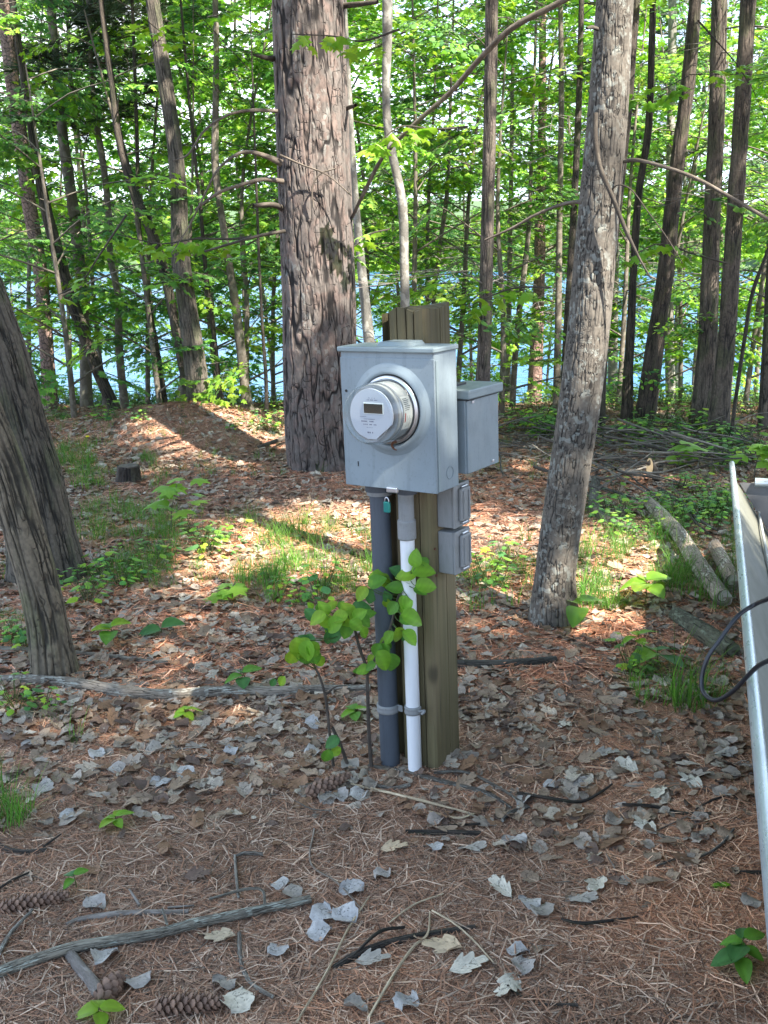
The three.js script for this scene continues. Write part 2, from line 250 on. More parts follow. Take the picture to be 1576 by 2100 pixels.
// the far shore: a wooded hill across the water
{
  const pos = [], idx = [], N = 120; for (let i = 0; i <= N; i++) { const x = -500 + 1000 * i / N, top = 24 + 10 * (fbm(i / N, 0.3, 9, 3, 411, 3)); for (const [q, y] of [[-420, -4.5], [-430, 1], [-500, top * 0.6], [-560, top]]) pos.push(x, y, q); if (i < N) for (let j = 0; j < 3; j++) { const k = i * 4 + j; idx.push(k, k + 4, k + 1, k + 1, k + 4, k + 5); } }
  const g = new THREE.BufferGeometry(); g.setAttribute('position', new THREE.Float32BufferAttribute(pos, 3)); g.setIndex(idx); g.computeVertexNormals(); structure('hill', g, mat([0.06, 0.1, 0.04], 1));
  const r = rng(414), out = { pos: [], col: [], idx: [] }, leaf = leafFan(1, 1, OVAL, 0.2, 0.2);
  for (let i = 0; i < 260; i++) { const t = r() * 6.28, c = 2 * r() - 1, rr = Math.pow(r(), 0.4), s = Math.sqrt(1 - c * c), g = 0.6 + 0.7 * r(); pushLeaf(out, leaf, trs(rr * s * Math.cos(t) * 4, rr * c * 5 + 6, rr * s * Math.sin(t) * 4, r() * 6, r() * 6, r() * 6, 1.5), [0.16 * g, 0.27 * g, 0.06 * g]); }
  pushTwig(out, V(0, -2, 0), V(0, 8, 0), 0.3, 0.15, TWIG);
  const list = [], cs = []; for (let i = 0; i < 900; i++) { const x = -420 + 840 * r(), q = Math.pow(r(), 1.4), z = -424 - 120 * q; list.push(trs(x, lerp(-2.5, 18, q), z, 0, r() * 6, 0, 0.8 + 0.7 * r())); cs.push(rgb(0.7 + 0.7 * r(), 0.8 + 0.4 * r(), 0.7 + 0.6 * r())); }
  tag(copies('far_woods', built(out), LEAFMAT, list, scene, cs), 'green wooded far shore seen across the lake between the trunks', 'woods', null, 'stuff');
}

// ---------- openings between the crowns: places on the ground and on trunks that the sun reaches, with radii in metres ----------
const open = [];
for (const a of [[620, 1085, 0.3], [540, 1080, 0.28], [470, 1105, 0.2], [700, 1095, 0.22], [640, 1050, 0.18], [520, 945, 0.24], [470, 960, 0.16], [560, 925, 0.16], [330, 862, 0.3], [270, 885, 0.2], [500, 1190, 0.12], [335, 1205, 0.12], [345, 1400, 0.22], [270, 1425, 0.12], [420, 1420, 0.16], [330, 1445, 0.12], [1040, 1090, 0.28], [1000, 1050, 0.2], [1250, 1140, 0.3], [1330, 1170, 0.38], [1420, 1170, 0.34], [1240, 1200, 0.24], [1340, 1235, 0.18], [1150, 1330, 0.08], [1380, 985, 0.25], [1100, 965, 0.2], [250, 1570, 0.07], [150, 1530, 0.06]]) open.push([ground(a[0], a[1]), a[2] * 1.05]);
for (const a of [[700, 270, 6.9, 0.3], [675, 330, 6.9, 0.34], [625, 365, 6.9, 0.26], [600, 420, 6.9, 0.1], [655, 610, 6.9, 0.1], [705, 575, 6.9, 0.1], [610, 625, 6.9, 0.1], [700, 670, 6.9, 0.12], [690, 790, 6.9, 0.1], [1270, 40, 4, 0.2], [1265, 150, 4, 0.2], [1255, 260, 4, 0.2], [1248, 360, 4, 0.2], [1235, 460, 4, 0.18], [1225, 550, 4, 0.12], [1175, 985, 4, 0.12], [1160, 1030, 4, 0.1], [1145, 1150, 4, 0.09], [1165, 1175, 4, 0.06], [745, 660, 7.9, 0.14], [830, 500, 7.5, 0.22], [825, 400, 7.5, 0.22], [832, 610, 7.5, 0.2], [1005, 50, 8.4, 0.2], [998, 570, 8.4, 0.15], [905, 1290, 2.85, 0.05], [400, 690, 8.9, 0.22], [410, 790, 8.9, 0.22], [385, 600, 8.9, 0.2], [1098, 800, 11.8, 0.4], [130, 560, 9.8, 0.25]]) open.push([at(a[0], a[1], a[2]), a[3]]);
function kept(p, margin = 0.13) { for (const [c, rad] of open) { const v = V().subVectors(p, c), q = v.dot(SUNDIR); if (q > 0.4 && v.addScaledVector(SUNDIR, -q).length() < rad + margin) return false; } return true; }
const sunlit = (m, o, margin = 0.34) => kept(V(0.27, 0, 0).applyMatrix4(m).add(o), margin);

// ---------- trees seen in the photograph ----------
// [name, bark, distance, [[x, y, width] from the foot up], label, extra]
function photoTree(name, bk, d, pts, label, o = {}) {
  const P = pts.map(([x, y, w]) => { const p = at(x, y, d + (o.away ? o.away * (pts[0][1] - y) / 1000 : 0)); return { p, r: w * pxAt(p) / 2 }; });
  const foot = P[0].p.clone(); foot.y = height(foot.x, foot.z);
  if (P[0].p.y > foot.y + 0.05) P.unshift({ p: foot.clone(), r: P[0].r * 1.08 }); else P[0].p.y = foot.y;
  P.unshift({ p: foot.clone().add(V(0, -0.15, 0)).addScaledVector(V().subVectors(P[0].p, P[1].p).setY(0), 0.1), r: P[0].r * 1.05 });
  const top = P[P.length - 1], prev = P[P.length - 2], dir = top.p.clone().sub(prev.p).normalize(), H = o.top ?? 6;   // goes on above the frame
  const vis = P.length;
  for (let i = 1; i <= 3; i++) { dir.lerp(V(0, 1, 0), 0.25).normalize(); P.push({ p: P[P.length - 1].p.clone().addScaledVector(dir, H / 3), r: top.r * (1 - 0.28 * i) }); }
  const t = thing(name, label, 'tree', [foot.x, foot.y, foot.z], o.group), loc = P.map(q => q.p.clone().sub(foot)), seed = Math.round(pts[0][0]);
  const b = BARK[bk];
  const tg = stem(loc, P.map(q => q.r), { seg: o.seg ?? 18, rows: o.rows ?? 60, bk: b, amp: o.amp ?? Math.min(b.scale * 1.2, P[1].r * 0.14), flare: o.flare ?? 0.25, flareH: o.flareH ?? 0.14, seed, dense: o.dense ?? 1, wob: o.wob ?? 0.04 });
  part('trunk', tg, o.mat ?? b.mat, t); if (o.twigs) bareTwigs(t, tg.userData.curve, o.twigs, 0.15, 0.75, 1.1, seed);
  // limbs and a crown above the frame, and thin side branches
  const r = rng(seed * 31 + 7), list = [], limbs = [], apex = loc[loc.length - 1], from = loc[vis - 1];
  for (let i = 0; i < (o.limbs ?? 4); i++) {
    const f = r(), a = from.clone().lerp(apex, 0.1 + 0.9 * f), az = r() * 6.28, L = (1.9 - f) * (o.spread ?? 1), e = a.clone().add(V(Math.cos(az) * L, 0.5 + 0.6 * r(), Math.sin(az) * L));
    limbs.push(stem([a, a.clone().lerp(e, 0.5).add(V(0, 0.15, 0)), e], [P[vis].r * 0.45, P[vis].r * 0.25, 0.006], { seg: 6, rows: 6, bk: b }));
    for (let k = 0; k < (o.leaves ?? 8); k++) { const q = a.clone().lerp(e, 0.3 + 0.8 * r()).add(V((r() - 0.5) * 0.9, (r() - 0.5) * 0.6, (r() - 0.5) * 0.9)); list.push({ m: trs(q.x, q.y, q.z, (r() - 0.5) * 0.5, r() * 6.28, (r() - 0.5) * 0.5, 0.9 + 0.5 * r()), c: tint(r) }); }
  }
  for (const g of limbs) part('limb', g, o.mat ?? b.mat, t);
  if (list.length) foliage(t, o.kind ?? 'spring', list.filter(q => sunlit(q.m, foot)));
  if (o.tufts) { const [tx, ty, hw, hh, n] = o.tufts, tl = []; for (let i = 0; i < n; i++) { const p = at(tx + hw * (r() + r() - 1), ty + hh * (r() * 2 - 1), d - 0.2 + (r() - 0.5) * 1.2).sub(foot); tl.push({ m: trs(p.x, p.y, p.z, (r() - 0.5) * 0.8, r() * 6.28, (r() - 0.3) * 0.6, 1.1 + 0.8 * r()), c: rgb(0.9 + 0.5 * r(), 1 + 0.3 * r(), 0.9) }); } foliage(t, 'needles', tl, 'needle_tufts'); }
  for (const br of o.branches ?? []) {      // [[x, y, width], ...] pixel course of a bare branch at the trunk's distance, coming nearer by the last number
    const near = br.near ?? 0.3, q = br.pts.map(([x, y, w], i) => { const p = at(x, y, d - P[1].r * (br.side ?? 0.3) - near * i / br.pts.length); return { p, r: w * pxAt(p) / 2 }; });
    part('branch', stem(q.map(k => k.p.sub(foot)), q.map(k => k.r), { seg: 7, rows: q.length * 5, bk: BARK.pale, wob: 0.12, seed: seed + br.pts[0][1] }), br.mat ?? DEADWOOD, t);
  }
  return t;
}
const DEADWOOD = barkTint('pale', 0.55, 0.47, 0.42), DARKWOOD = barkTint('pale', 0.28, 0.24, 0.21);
photoTree('pine_tree', 'pine', 7.15, [[667, 975, 146], [660, 900, 146], [656, 760, 148], [655, 640, 149], [650, 500, 149], [642, 300, 148], [632, 0, 147]], 'massive rough-barked pine trunk standing just behind the meter box on the left', {
  seg: 240, rows: 560, dense: 1.35, amp: 0.012, flare: 0.2, flareH: 0.16, lobes: 7, top: 8, limbs: 6, kind: 'needles', wob: 0.018, leaves: 12, spread: 1.7,
  branches: [
    { pts: [[578, 335, 15], [545, 320, 10], [500, 312, 7], [450, 345, 5], [420, 400, 4], [385, 470, 3], [352, 520, 2]], side: 1 },
    { pts: [[570, 228, 8], [520, 226, 7], [470, 235, 6], [420, 268, 5], [385, 318, 4], [355, 330, 3]], side: 0.6 },
    { pts: [[582, 372, 10], [540, 368, 8], [500, 378, 7], [450, 395, 6], [400, 430, 4]], side: 0.7 },
    { pts: [[585, 474, 8], [540, 482, 7], [480, 498, 6], [420, 516, 5]], side: 0.7, mat: DARKWOOD },
    { pts: [[568, 120, 11], [545, 118, 9], [520, 112, 4]], side: 0.2, mat: DARKWOOD },
    { pts: [[582, 428, 13], [560, 420, 12], [520, 422, 8]], side: 0.4, mat: DARKWOOD },
    { pts: [[575, 318, 5], [620, 338, 4], [670, 358, 3], [722, 402, 2.5]], side: 1.15, near: 0.05 },
    { pts: [[643, 425, 4], [641, 385, 4], [655, 358, 4], [690, 345, 3]], side: 1.12, near: 0.05 },
    { pts: [[722, 447, 6], [752, 385, 8], [787, 320, 8], [850, 255, 9], [923, 190, 10], [985, 120, 11], [1047, 60, 12], [1140, 10, 12], [1250, -50, 12]], side: 0.1, near: 1.2 },
    { pts: [[705, 12, 12], [740, 8, 10], [775, 4, 8]], side: 0.1, mat: DARKWOOD },
    { pts: [[712, 222, 10], [730, 216, 8]], side: 0.1, mat: DARKWOOD },
  ] });
photoTree('leaning_tree', 'check', 4.06, [[1136, 1288, 100], [1139, 1180, 80], [1166, 980, 82], [1190, 820, 84], [1207, 680, 85], [1226, 467, 84], [1247, 233, 82], [1262, 0, 75]], 'tall grey trunk leaning right with flaky lichened bark, right of the meter post', {
  seg: 150, rows: 420, dense: 1.2, amp: 0.008, flare: 0.32, flareH: 0.12, top: 7, limbs: 4, wob: 0.03,
  branches: [
    { pts: [[1275, 332, 8], [1300, 328, 9], [1330, 333, 8], [1420, 362, 8], [1500, 405, 8], [1580, 452, 8]], side: 0.2, near: 0.4 },
    { pts: [[1197, 415, 11], [1180, 414, 8], [1150, 420, 7], [1100, 440, 6], [1050, 468, 5], [995, 492, 4]], side: 0.2, near: -0.3 },
    { pts: [[1222, 232, 12], [1222, 290, 12], [1232, 345, 11], [1255, 400, 10], [1275, 450, 9], [1290, 485, 8], [1312, 530, 5], [1335, 570, 3]], side: 1.05, near: 0.1, mat: DARKWOOD },
    { pts: [[1275, 335, 4], [1272, 380, 4], [1270, 425, 3]], side: 0.9, near: 0.02 },
    { pts: [[1228, 60, 9], [1215, 56, 8], [1204, 58, 5]], side: 0.1, mat: DARKWOOD },
    { pts: [[1252, 395, 4], [1265, 380, 3], [1290, 385, 3], [1330, 435, 2.5], [1370, 490, 2.5], [1400, 540, 2]], side: 1.1, near: 0.2, mat: DARKWOOD },
  ] });
photoTree('leaning_tree', 'ridge', 3.52, [[112, 1392, 92], [95, 1270, 78], [76, 1185, 77], [45, 1080, 77], [10, 960, 77], [-40, 830, 76], [-150, 560, 72]], 'slim ridged trunk leaning left, nearest the viewer at the left edge', { seg: 110, rows: 300, amp: 0.011, flare: 0.3, flareH: 0.12, mat: barkTint('ridge', 1.2, 1.15, 1.0), top: 6, limbs: 3 });
photoTree('leaning_tree', 'ridge', 4.7, [[102, 1196, 150], [85, 1093, 132], [57, 969, 130], [28, 873, 128], [-11, 730, 126], [-62, 581, 122], [-170, 250, 115]], 'thick ridged trunk leaning out of the left edge, behind the slimmer one', { seg: 140, rows: 300, amp: 0.014, flare: 0.3, mat: barkTint('ridge', 0.75, 0.75, 0.72), top: 7, limbs: 3 });

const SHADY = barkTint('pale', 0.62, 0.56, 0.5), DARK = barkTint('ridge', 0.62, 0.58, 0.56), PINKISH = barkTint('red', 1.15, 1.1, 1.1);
const wood = [
  ['pine_tree', 'red', 10.5, [[108, 868, 29], [95, 700, 28], [84, 560, 27], [62, 430, 28], [45, 300, 29], [28, 180, 29], [8, 0, 30]], 'reddish straight trunk at far left before the lake', { twigs: 16 }],
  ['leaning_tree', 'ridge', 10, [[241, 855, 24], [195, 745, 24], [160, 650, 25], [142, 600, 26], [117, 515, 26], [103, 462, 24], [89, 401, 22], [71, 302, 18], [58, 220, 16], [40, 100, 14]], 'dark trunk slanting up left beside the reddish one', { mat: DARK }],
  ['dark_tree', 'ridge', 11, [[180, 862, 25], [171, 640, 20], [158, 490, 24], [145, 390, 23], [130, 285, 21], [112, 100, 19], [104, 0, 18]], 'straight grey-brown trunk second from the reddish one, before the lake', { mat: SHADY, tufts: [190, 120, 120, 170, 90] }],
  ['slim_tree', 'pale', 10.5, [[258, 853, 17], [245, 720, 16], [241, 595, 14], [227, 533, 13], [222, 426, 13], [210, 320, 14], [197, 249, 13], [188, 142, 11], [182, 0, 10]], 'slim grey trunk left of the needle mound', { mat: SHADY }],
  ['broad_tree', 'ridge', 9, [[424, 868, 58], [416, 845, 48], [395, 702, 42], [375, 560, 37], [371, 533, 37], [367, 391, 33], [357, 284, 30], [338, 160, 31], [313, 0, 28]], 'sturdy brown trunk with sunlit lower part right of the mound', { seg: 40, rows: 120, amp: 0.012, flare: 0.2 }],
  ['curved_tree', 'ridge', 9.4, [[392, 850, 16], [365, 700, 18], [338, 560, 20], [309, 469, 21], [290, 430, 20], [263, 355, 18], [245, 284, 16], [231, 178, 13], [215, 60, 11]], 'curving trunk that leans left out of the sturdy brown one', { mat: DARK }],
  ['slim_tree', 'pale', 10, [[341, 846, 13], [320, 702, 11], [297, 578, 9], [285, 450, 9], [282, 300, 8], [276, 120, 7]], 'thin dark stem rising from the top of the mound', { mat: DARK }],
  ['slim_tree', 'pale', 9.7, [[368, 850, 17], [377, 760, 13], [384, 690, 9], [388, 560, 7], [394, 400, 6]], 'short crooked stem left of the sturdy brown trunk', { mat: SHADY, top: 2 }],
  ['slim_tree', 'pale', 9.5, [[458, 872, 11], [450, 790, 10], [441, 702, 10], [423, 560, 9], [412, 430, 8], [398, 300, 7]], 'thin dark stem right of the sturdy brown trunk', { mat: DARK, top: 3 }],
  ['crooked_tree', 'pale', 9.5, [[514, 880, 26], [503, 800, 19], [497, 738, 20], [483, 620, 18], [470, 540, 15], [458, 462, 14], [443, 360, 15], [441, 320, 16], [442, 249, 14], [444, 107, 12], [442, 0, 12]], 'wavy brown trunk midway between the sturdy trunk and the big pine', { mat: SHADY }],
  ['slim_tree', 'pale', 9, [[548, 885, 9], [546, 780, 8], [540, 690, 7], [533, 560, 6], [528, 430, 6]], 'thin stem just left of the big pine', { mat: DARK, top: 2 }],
  ['pale_tree', 'pale', 8, [[775, 900, 26], [757, 697, 23], [748, 610, 20], [738, 510, 17], [730, 420, 15], [722, 300, 13]], 'pale mottled trunk leaning behind the big pine, left of the post top'],
  ['pale_tree', 'pale', 7.6, [[842, 900, 23], [832, 643, 20], [829, 500, 19], [826, 417, 20], [815, 360, 18], [798, 283, 18], [792, 200, 16], [794, 100, 20], [795, 0, 22]], 'pale smooth crooked trunk rising behind the post top'],
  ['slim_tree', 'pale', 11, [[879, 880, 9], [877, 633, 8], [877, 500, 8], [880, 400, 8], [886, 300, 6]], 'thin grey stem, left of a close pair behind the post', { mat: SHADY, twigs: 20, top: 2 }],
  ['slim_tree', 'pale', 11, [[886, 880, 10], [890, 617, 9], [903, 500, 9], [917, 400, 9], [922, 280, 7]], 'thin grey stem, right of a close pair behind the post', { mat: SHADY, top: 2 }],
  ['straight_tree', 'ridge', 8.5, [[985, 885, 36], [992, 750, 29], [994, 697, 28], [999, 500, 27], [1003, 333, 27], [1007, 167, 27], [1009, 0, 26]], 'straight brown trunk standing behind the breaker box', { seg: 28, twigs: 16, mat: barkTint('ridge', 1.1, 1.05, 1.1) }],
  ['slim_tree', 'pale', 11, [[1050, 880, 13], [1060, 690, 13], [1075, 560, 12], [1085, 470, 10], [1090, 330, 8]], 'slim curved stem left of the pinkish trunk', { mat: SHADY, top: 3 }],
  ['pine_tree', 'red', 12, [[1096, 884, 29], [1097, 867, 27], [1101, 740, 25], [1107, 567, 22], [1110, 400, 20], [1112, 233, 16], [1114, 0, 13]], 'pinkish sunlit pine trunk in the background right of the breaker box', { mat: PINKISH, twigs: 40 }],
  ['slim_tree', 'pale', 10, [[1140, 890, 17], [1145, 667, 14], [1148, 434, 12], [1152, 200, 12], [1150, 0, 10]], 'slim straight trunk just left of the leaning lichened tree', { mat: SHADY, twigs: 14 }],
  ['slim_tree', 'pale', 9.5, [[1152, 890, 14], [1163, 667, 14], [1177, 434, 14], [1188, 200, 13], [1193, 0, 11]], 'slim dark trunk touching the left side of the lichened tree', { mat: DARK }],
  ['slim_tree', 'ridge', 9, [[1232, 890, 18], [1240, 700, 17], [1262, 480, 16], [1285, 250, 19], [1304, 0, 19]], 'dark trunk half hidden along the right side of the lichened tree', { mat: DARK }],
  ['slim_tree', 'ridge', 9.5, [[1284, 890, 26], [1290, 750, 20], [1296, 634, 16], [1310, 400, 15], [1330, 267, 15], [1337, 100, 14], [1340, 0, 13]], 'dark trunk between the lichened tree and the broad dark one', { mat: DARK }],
  ['broad_tree', 'ridge', 9.5, [[1318, 895, 50], [1322, 860, 43], [1345, 698, 37], [1364, 567, 33], [1378, 434, 31], [1394, 300, 28], [1412, 167, 28], [1427, 0, 24]], 'broad dark trunk leaning right beyond the brush pile', { seg: 32, rows: 100, mat: barkTint('ridge', 0.75, 0.68, 0.66) }],
  ['slim_tree', 'pale', 13, [[1372, 900, 20], [1373, 700, 19], [1374, 500, 19], [1376, 300, 18], [1379, 100, 18], [1380, 0, 17]], 'grey trunk behind the broad dark leaning one', { twigs: 20 }],
  ['tall_tree', 'ridge', 9, [[1438, 900, 52], [1445, 800, 42], [1452, 700, 37], [1460, 467, 33], [1470, 233, 32], [1476, 0, 32]], 'left one of two tall parallel trunks near the right edge', { seg: 32, rows: 100, twigs: 12, mat: barkTint('ridge', 1.0, 0.95, 0.95) }],
  ['tall_tree', 'ridge', 8.5, [[1470, 918, 46], [1480, 800, 37], [1490, 700, 35], [1505, 467, 33], [1521, 233, 33], [1535, 0, 32]], 'right one of two tall parallel trunks near the right edge', { seg: 32, rows: 100, mat: barkTint('ridge', 0.85, 0.8, 0.78) }],
  ['tall_tree', 'ridge', 9, [[1566, 905, 28], [1577, 700, 24], [1592, 400, 22], [1610, 100, 20]], 'brown trunk cut by the right edge of the picture', { twigs: 16 }],
  ['slim_tree', 'pale', 8.2, [[1500, 890, 8], [1527, 698, 8], [1544, 600, 8], [1580, 500, 7]], 'thin dark stem slanting right beside the two parallel trunks', { mat: DARK, top: 2 }],
  ['slim_tree', 'pale', 14, [[1253, 895, 22], [1258, 700, 19], [1262, 560, 16], [1268, 300, 13]], 'pale trunk in the background right of the lichened tree', { twigs: 24, tufts: [1290, 150, 90, 200, 40] }],
  ['slim_tree', 'pale', 14, [[1380, 905, 13], [1388, 700, 12], [1398, 500, 10]], 'pale thin trunk right of the broad dark leaning one', { top: 2 }],
];
for (const [n, b, d, pts, label, o] of wood) photoTree(n, b, d, pts, label, { leaves: 6, limbs: 3, ...o });
// ---------- young trees of the understorey and trees down the slope to the water ----------
function leafyTree(name, label, category, x, z, H, o) {
  const r = rng(o.seed), y = height(x, z), t = thing(name, label, category, [x, y, z], o.group), lean = (r() - 0.5) * 0.26 * H, leanz = (r() - 0.5) * 0.2 * H;
  const loc = [V(0, -0.15, 0), V(lean * 0.15, H * 0.25, leanz * 0.1), V(lean * 0.3 + (r() - 0.5) * 0.05 * H, H * 0.55, leanz * 0.5), V(lean, H, leanz)];
  const trunk = stem(loc, [o.r, o.r * 0.85, o.r * 0.6, o.r * 0.2], { seg: o.far ? 7 : 10, rows: 22, bk: BARK[o.bk ?? 'pale'], seed: o.seed, flare: 0.2, flareH: 0.1 });
  part('trunk', trunk, o.mat ?? SHADY, t);
  const cv = trunk.userData.curve, limbs = [], list = [];
  for (let i = 0; i < o.n; i++) {
    const f = lerp(o.low ?? 0.3, 0.98, (i + r()) / o.n), a = cv.getPointAt(f), az = i * 2.4 + r(), L = o.R * (1.15 - 0.75 * f) * (0.6 + 0.6 * r()), e = a.clone().add(V(Math.cos(az) * L, L * (0.12 + 0.35 * r()), Math.sin(az) * L));
    const mid = a.clone().lerp(e, 0.5).add(V(0, 0.06 * L, 0)); limbs.push(stem([a, mid, e], [o.r * 0.4 * (1.1 - f * 0.6), o.r * 0.2, 0.003], { seg: 4, rows: 4, bk: BARK.pale }));
    for (let k = 0; k < o.leaves; k++) {
      const g = 0.25 + 0.8 * Math.pow(r(), 0.8), q = a.clone().lerp(e, g), yaw = -az + (r() - 0.5) * 2.2, off = (r() - 0.5) * 0.45 * L; q.x += -Math.sin(az) * off; q.z += Math.cos(az) * off; q.y += (r() - 0.6) * 0.1 * L;
      list.push({ m: trs(q.x, q.y, q.z, (r() - 0.5) * 1.1, yaw, (r() - 0.5) * 0.9 - 0.15, (o.s ?? 1) * (0.75 + 0.5 * r())), c: tint(r, o.lo ?? 0.75, o.hi ?? 1.35) });
    }
  }
  if (o.far) tag(part('limbs', mergeGeometries(limbs), o.mat ?? SHADY, t), null, null, null, 'stuff'); else for (const g of limbs) part('limb', g, o.mat ?? SHADY, t);
  const foot = V(x, y, z); foliage(t, o.kind ?? 'spring', list.filter(q => sunlit(q.m, foot)));
  return t;
}
{
  const r = rng(1234), G = 'young leafy trees of the woodland edge';
  const ORD = ['first', 'second', 'third', 'fourth', 'fifth', 'sixth', 'seventh', 'eighth', 'ninth', 'tenth', 'eleventh', 'twelfth', 'thirteenth', 'fourteenth', 'fifteenth', 'sixteenth', 'seventeenth', 'eighteenth', 'nineteenth', 'twentieth', 'twenty-first', 'twenty-second'];
  const spots = [   // x across the photograph, distance, height, kind
    [-20, 9.8, 4.2, 'deep'], [60, 12.4, 5, 'spring'], [150, 9.3, 3.0, 'deep'], [215, 12.2, 5, 'spring'], [300, 11.4, 4.4, 'deep'], [330, 9.9, 3.6, 'spring'], [450, 11.7, 5, 'spring'], [500, 10.4, 4, 'deep'], [560, 12.5, 5, 'spring'],
    [700, 10.2, 4.2, 'spring'], [770, 11.5, 4.6, 'spring'], [850, 9.9, 4.2, 'spring'], [935, 11, 4.6, 'oval'], [1030, 9.8, 3.6, 'oval'], [1085, 12.5, 5, 'spring'], [1190, 12, 4.6, 'oval'], [1270, 11.2, 4.2, 'spring'], [1345, 11.8, 3.6, 'oval'], [1400, 12.8, 5, 'spring'], [1530, 10.8, 4, 'spring'], [1600, 9.6, 3.4, 'oval'], [1480, 13, 5, 'oval'],
  ].sort((a, b) => a[0] - b[0]);
  spots.forEach(([px, d, H, kind], i) => { const p = at(px, 800, d); leafyTree('young_tree', `slender young leafy tree, ${ORD[i]} from the left among those at the woodland edge`, 'young tree', p.x, -d, H, { seed: 500 + i, r: 0.03, R: 1.5, n: 16, leaves: 7, low: 0.1, kind, s: 0.85, group: G }); });
  const G2 = 'leafy trees down the slope before the lake';
  for (let i = 0; i < 29; i++) {
    const d = 13 + 14 * ((i * 0.618) % 1), px = -160 + 1900 * ((i + 0.5 * r()) / 29), p = at(px, 800, d);
    leafyTree('lakeside_tree', 'leafy tree growing down the slope in front of the lake', 'tree', p.x, -d, 7.5 + 3.5 * r(), { seed: 800 + i, r: 0.03 + 0.025 * r(), R: 2.5, n: 26, leaves: 8, low: 0.24, kind: i % 4 ? (i % 4 === 1 ? 'oval' : 'spring') : 'deep', s: 1.1, far: true, group: G2, lo: 0.7, hi: 1.25 });
  }
}
// leafy shoots that hang into the picture
function hangingBranch(name, label, pts, d, n, size, seed, greens) {
  const r = rng(seed), q = pts.map(([x, y, w]) => { const p = at(x, y, d); return { p, r: w * pxAt(p) / 2 }; }), o = q[0].p.clone(), t = thing(name, label, 'branch', [o.x, o.y, o.z]), g = stem(q.map(k => k.p.clone().sub(o)), q.map(k => k.r), { seg: 6, rows: 14, bk: BARK.pale });
  part('twig', g, DARKWOOD, t);
  const lg = [0, 1, 2].map(k => { const out = { pos: [], col: [], idx: [] }; pushLeaf(out, leafFan(1, 1.0, MAPLE, 0.25 + 0.1 * k, 0.2 + 0.15 * k), new THREE.Matrix4(), greens[k]); return built(out); });
  for (let i = 0; i < n; i++) { const f = 0.25 + 0.75 * (i + r()) / n, p = g.userData.curve.getPointAt(Math.min(1, f)), m = part('leaf', lg[i % 3], LEAFMAT, t); m.position.copy(p).add(V((r() - 0.5) * size * 1.4, -r() * size * 0.7, (r() - 0.5) * size * 1.4)); m.rotation.set((r() - 0.5) * 1.1, r() * 6.28, (r() - 0.5) * 0.9 - 0.3, 'YXZ'); m.scale.setScalar(size * (0.7 + 0.6 * r())); }
  return t;
}
hangingBranch('maple_branch', 'maple shoot hanging across the top of the big pine trunk', [[820, 60, 5], [740, 85, 4], [690, 75, 3], [600, 70, 2]], 5.6, 16, 0.085, 61, SPRING);
hangingBranch('maple_branch', 'bright maple shoot in front of the dark leaning trunks at left', [[260, 440, 5], [200, 530, 4], [170, 575, 3], [120, 605, 2]], 7.6, 16, 0.1, 62, SPRING);
hangingBranch('maple_branch', 'maple shoot crossing the sturdy brown trunk halfway up', [[560, 480, 6], [480, 490, 5], [400, 490, 4], [330, 500, 3], [240, 480, 2]], 7.9, 46, 0.11, 63, SPRING);
hangingBranch('maple_branch', 'maple shoot reaching over the straight brown trunk behind the breaker box', [[1130, 590, 5], [1060, 590, 4], [1000, 610, 3], [960, 630, 2]], 7.4, 18, 0.1, 64, SPRING);
hangingBranch('maple_branch', 'maple shoot hanging beside the pale crooked trunk', [[960, 260, 5], [890, 265, 4], [820, 260, 3], [770, 300, 2]], 6.6, 20, 0.1, 65, SPRING);
hangingBranch('maple_branch', 'low maple shoot between the big pine and the post top', [[800, 470, 4], [760, 480, 4], [735, 500, 3], [700, 520, 2]], 7.5, 14, 0.1, 66, SPRING);
hangingBranch('maple_branch', 'maple shoot in front of the broad dark leaning trunk', [[1490, 540, 5], [1420, 520, 4], [1350, 500, 3], [1290, 530, 2]], 8.0, 24, 0.1, 67, SPRING);

// ---------- the electric service: post, boxes, meter, conduits ----------
const THETA = 34 * Math.PI / 180, LEAN = 2.2 * Math.PI / 180, FOOT = V(0.1396, 0, -2.8744);
const PEDQ = new THREE.Quaternion().setFromAxisAngle(V(0, 0, 1), LEAN).multiply(new THREE.Quaternion().setFromAxisAngle(V(0, 1, 0), -THETA));
const FOOTY = 0;
function onPost(name, label, category, [x, y, z], group) { const p = V(x, y, z).applyQuaternion(PEDQ).add(FOOT), t = thing(name, label, category, [p.x, p.y + FOOTY, p.z], group); t.quaternion.copy(PEDQ); return t; }
const box = (w, h, d, r = 0.003, s = 2) => new RoundedBoxGeometry(w, h, d, s, Math.min(r, w / 2.2, h / 2.2, d / 2.2));
const moved = (g, x, y, z) => g.translate(x, y, z), rolled = (g, x = 0, y = 0, z = 0) => { g.applyMatrix4(new THREE.Matrix4().makeRotationFromEuler(new THREE.Euler(x, y, z))); return g; };
const put = (m, x, y, z) => { m.position.set(x, y, z); return m; };
const speck = dataTex(512, 512, (u, v) => { const a = fbm(u, v, 5, 5, 601, 5), b = fbm(u, v, 60, 60, 607, 2), drip = smooth(0.58, 0.8, fbm(u, v, 30, 3, 611, 3)), k = 1 - 0.1 * smooth(0.4, 0.75, a) - 0.1 * drip - 0.1 * smooth(0.66, 0.8, b); return [k, k, k * (1 - 0.03 * a)]; }, true);
const rough = dataTex(256, 256, (u, v) => { const a = 0.4 + 0.4 * fbm(u, v, 8, 8, 621, 4); return [a, a, a]; });
const painted = (c, r = 1) => new THREE.MeshPhysicalMaterial({ color: rgb(...c), map: speck, roughnessMap: rough, roughness: r, side: THREE.DoubleSide });
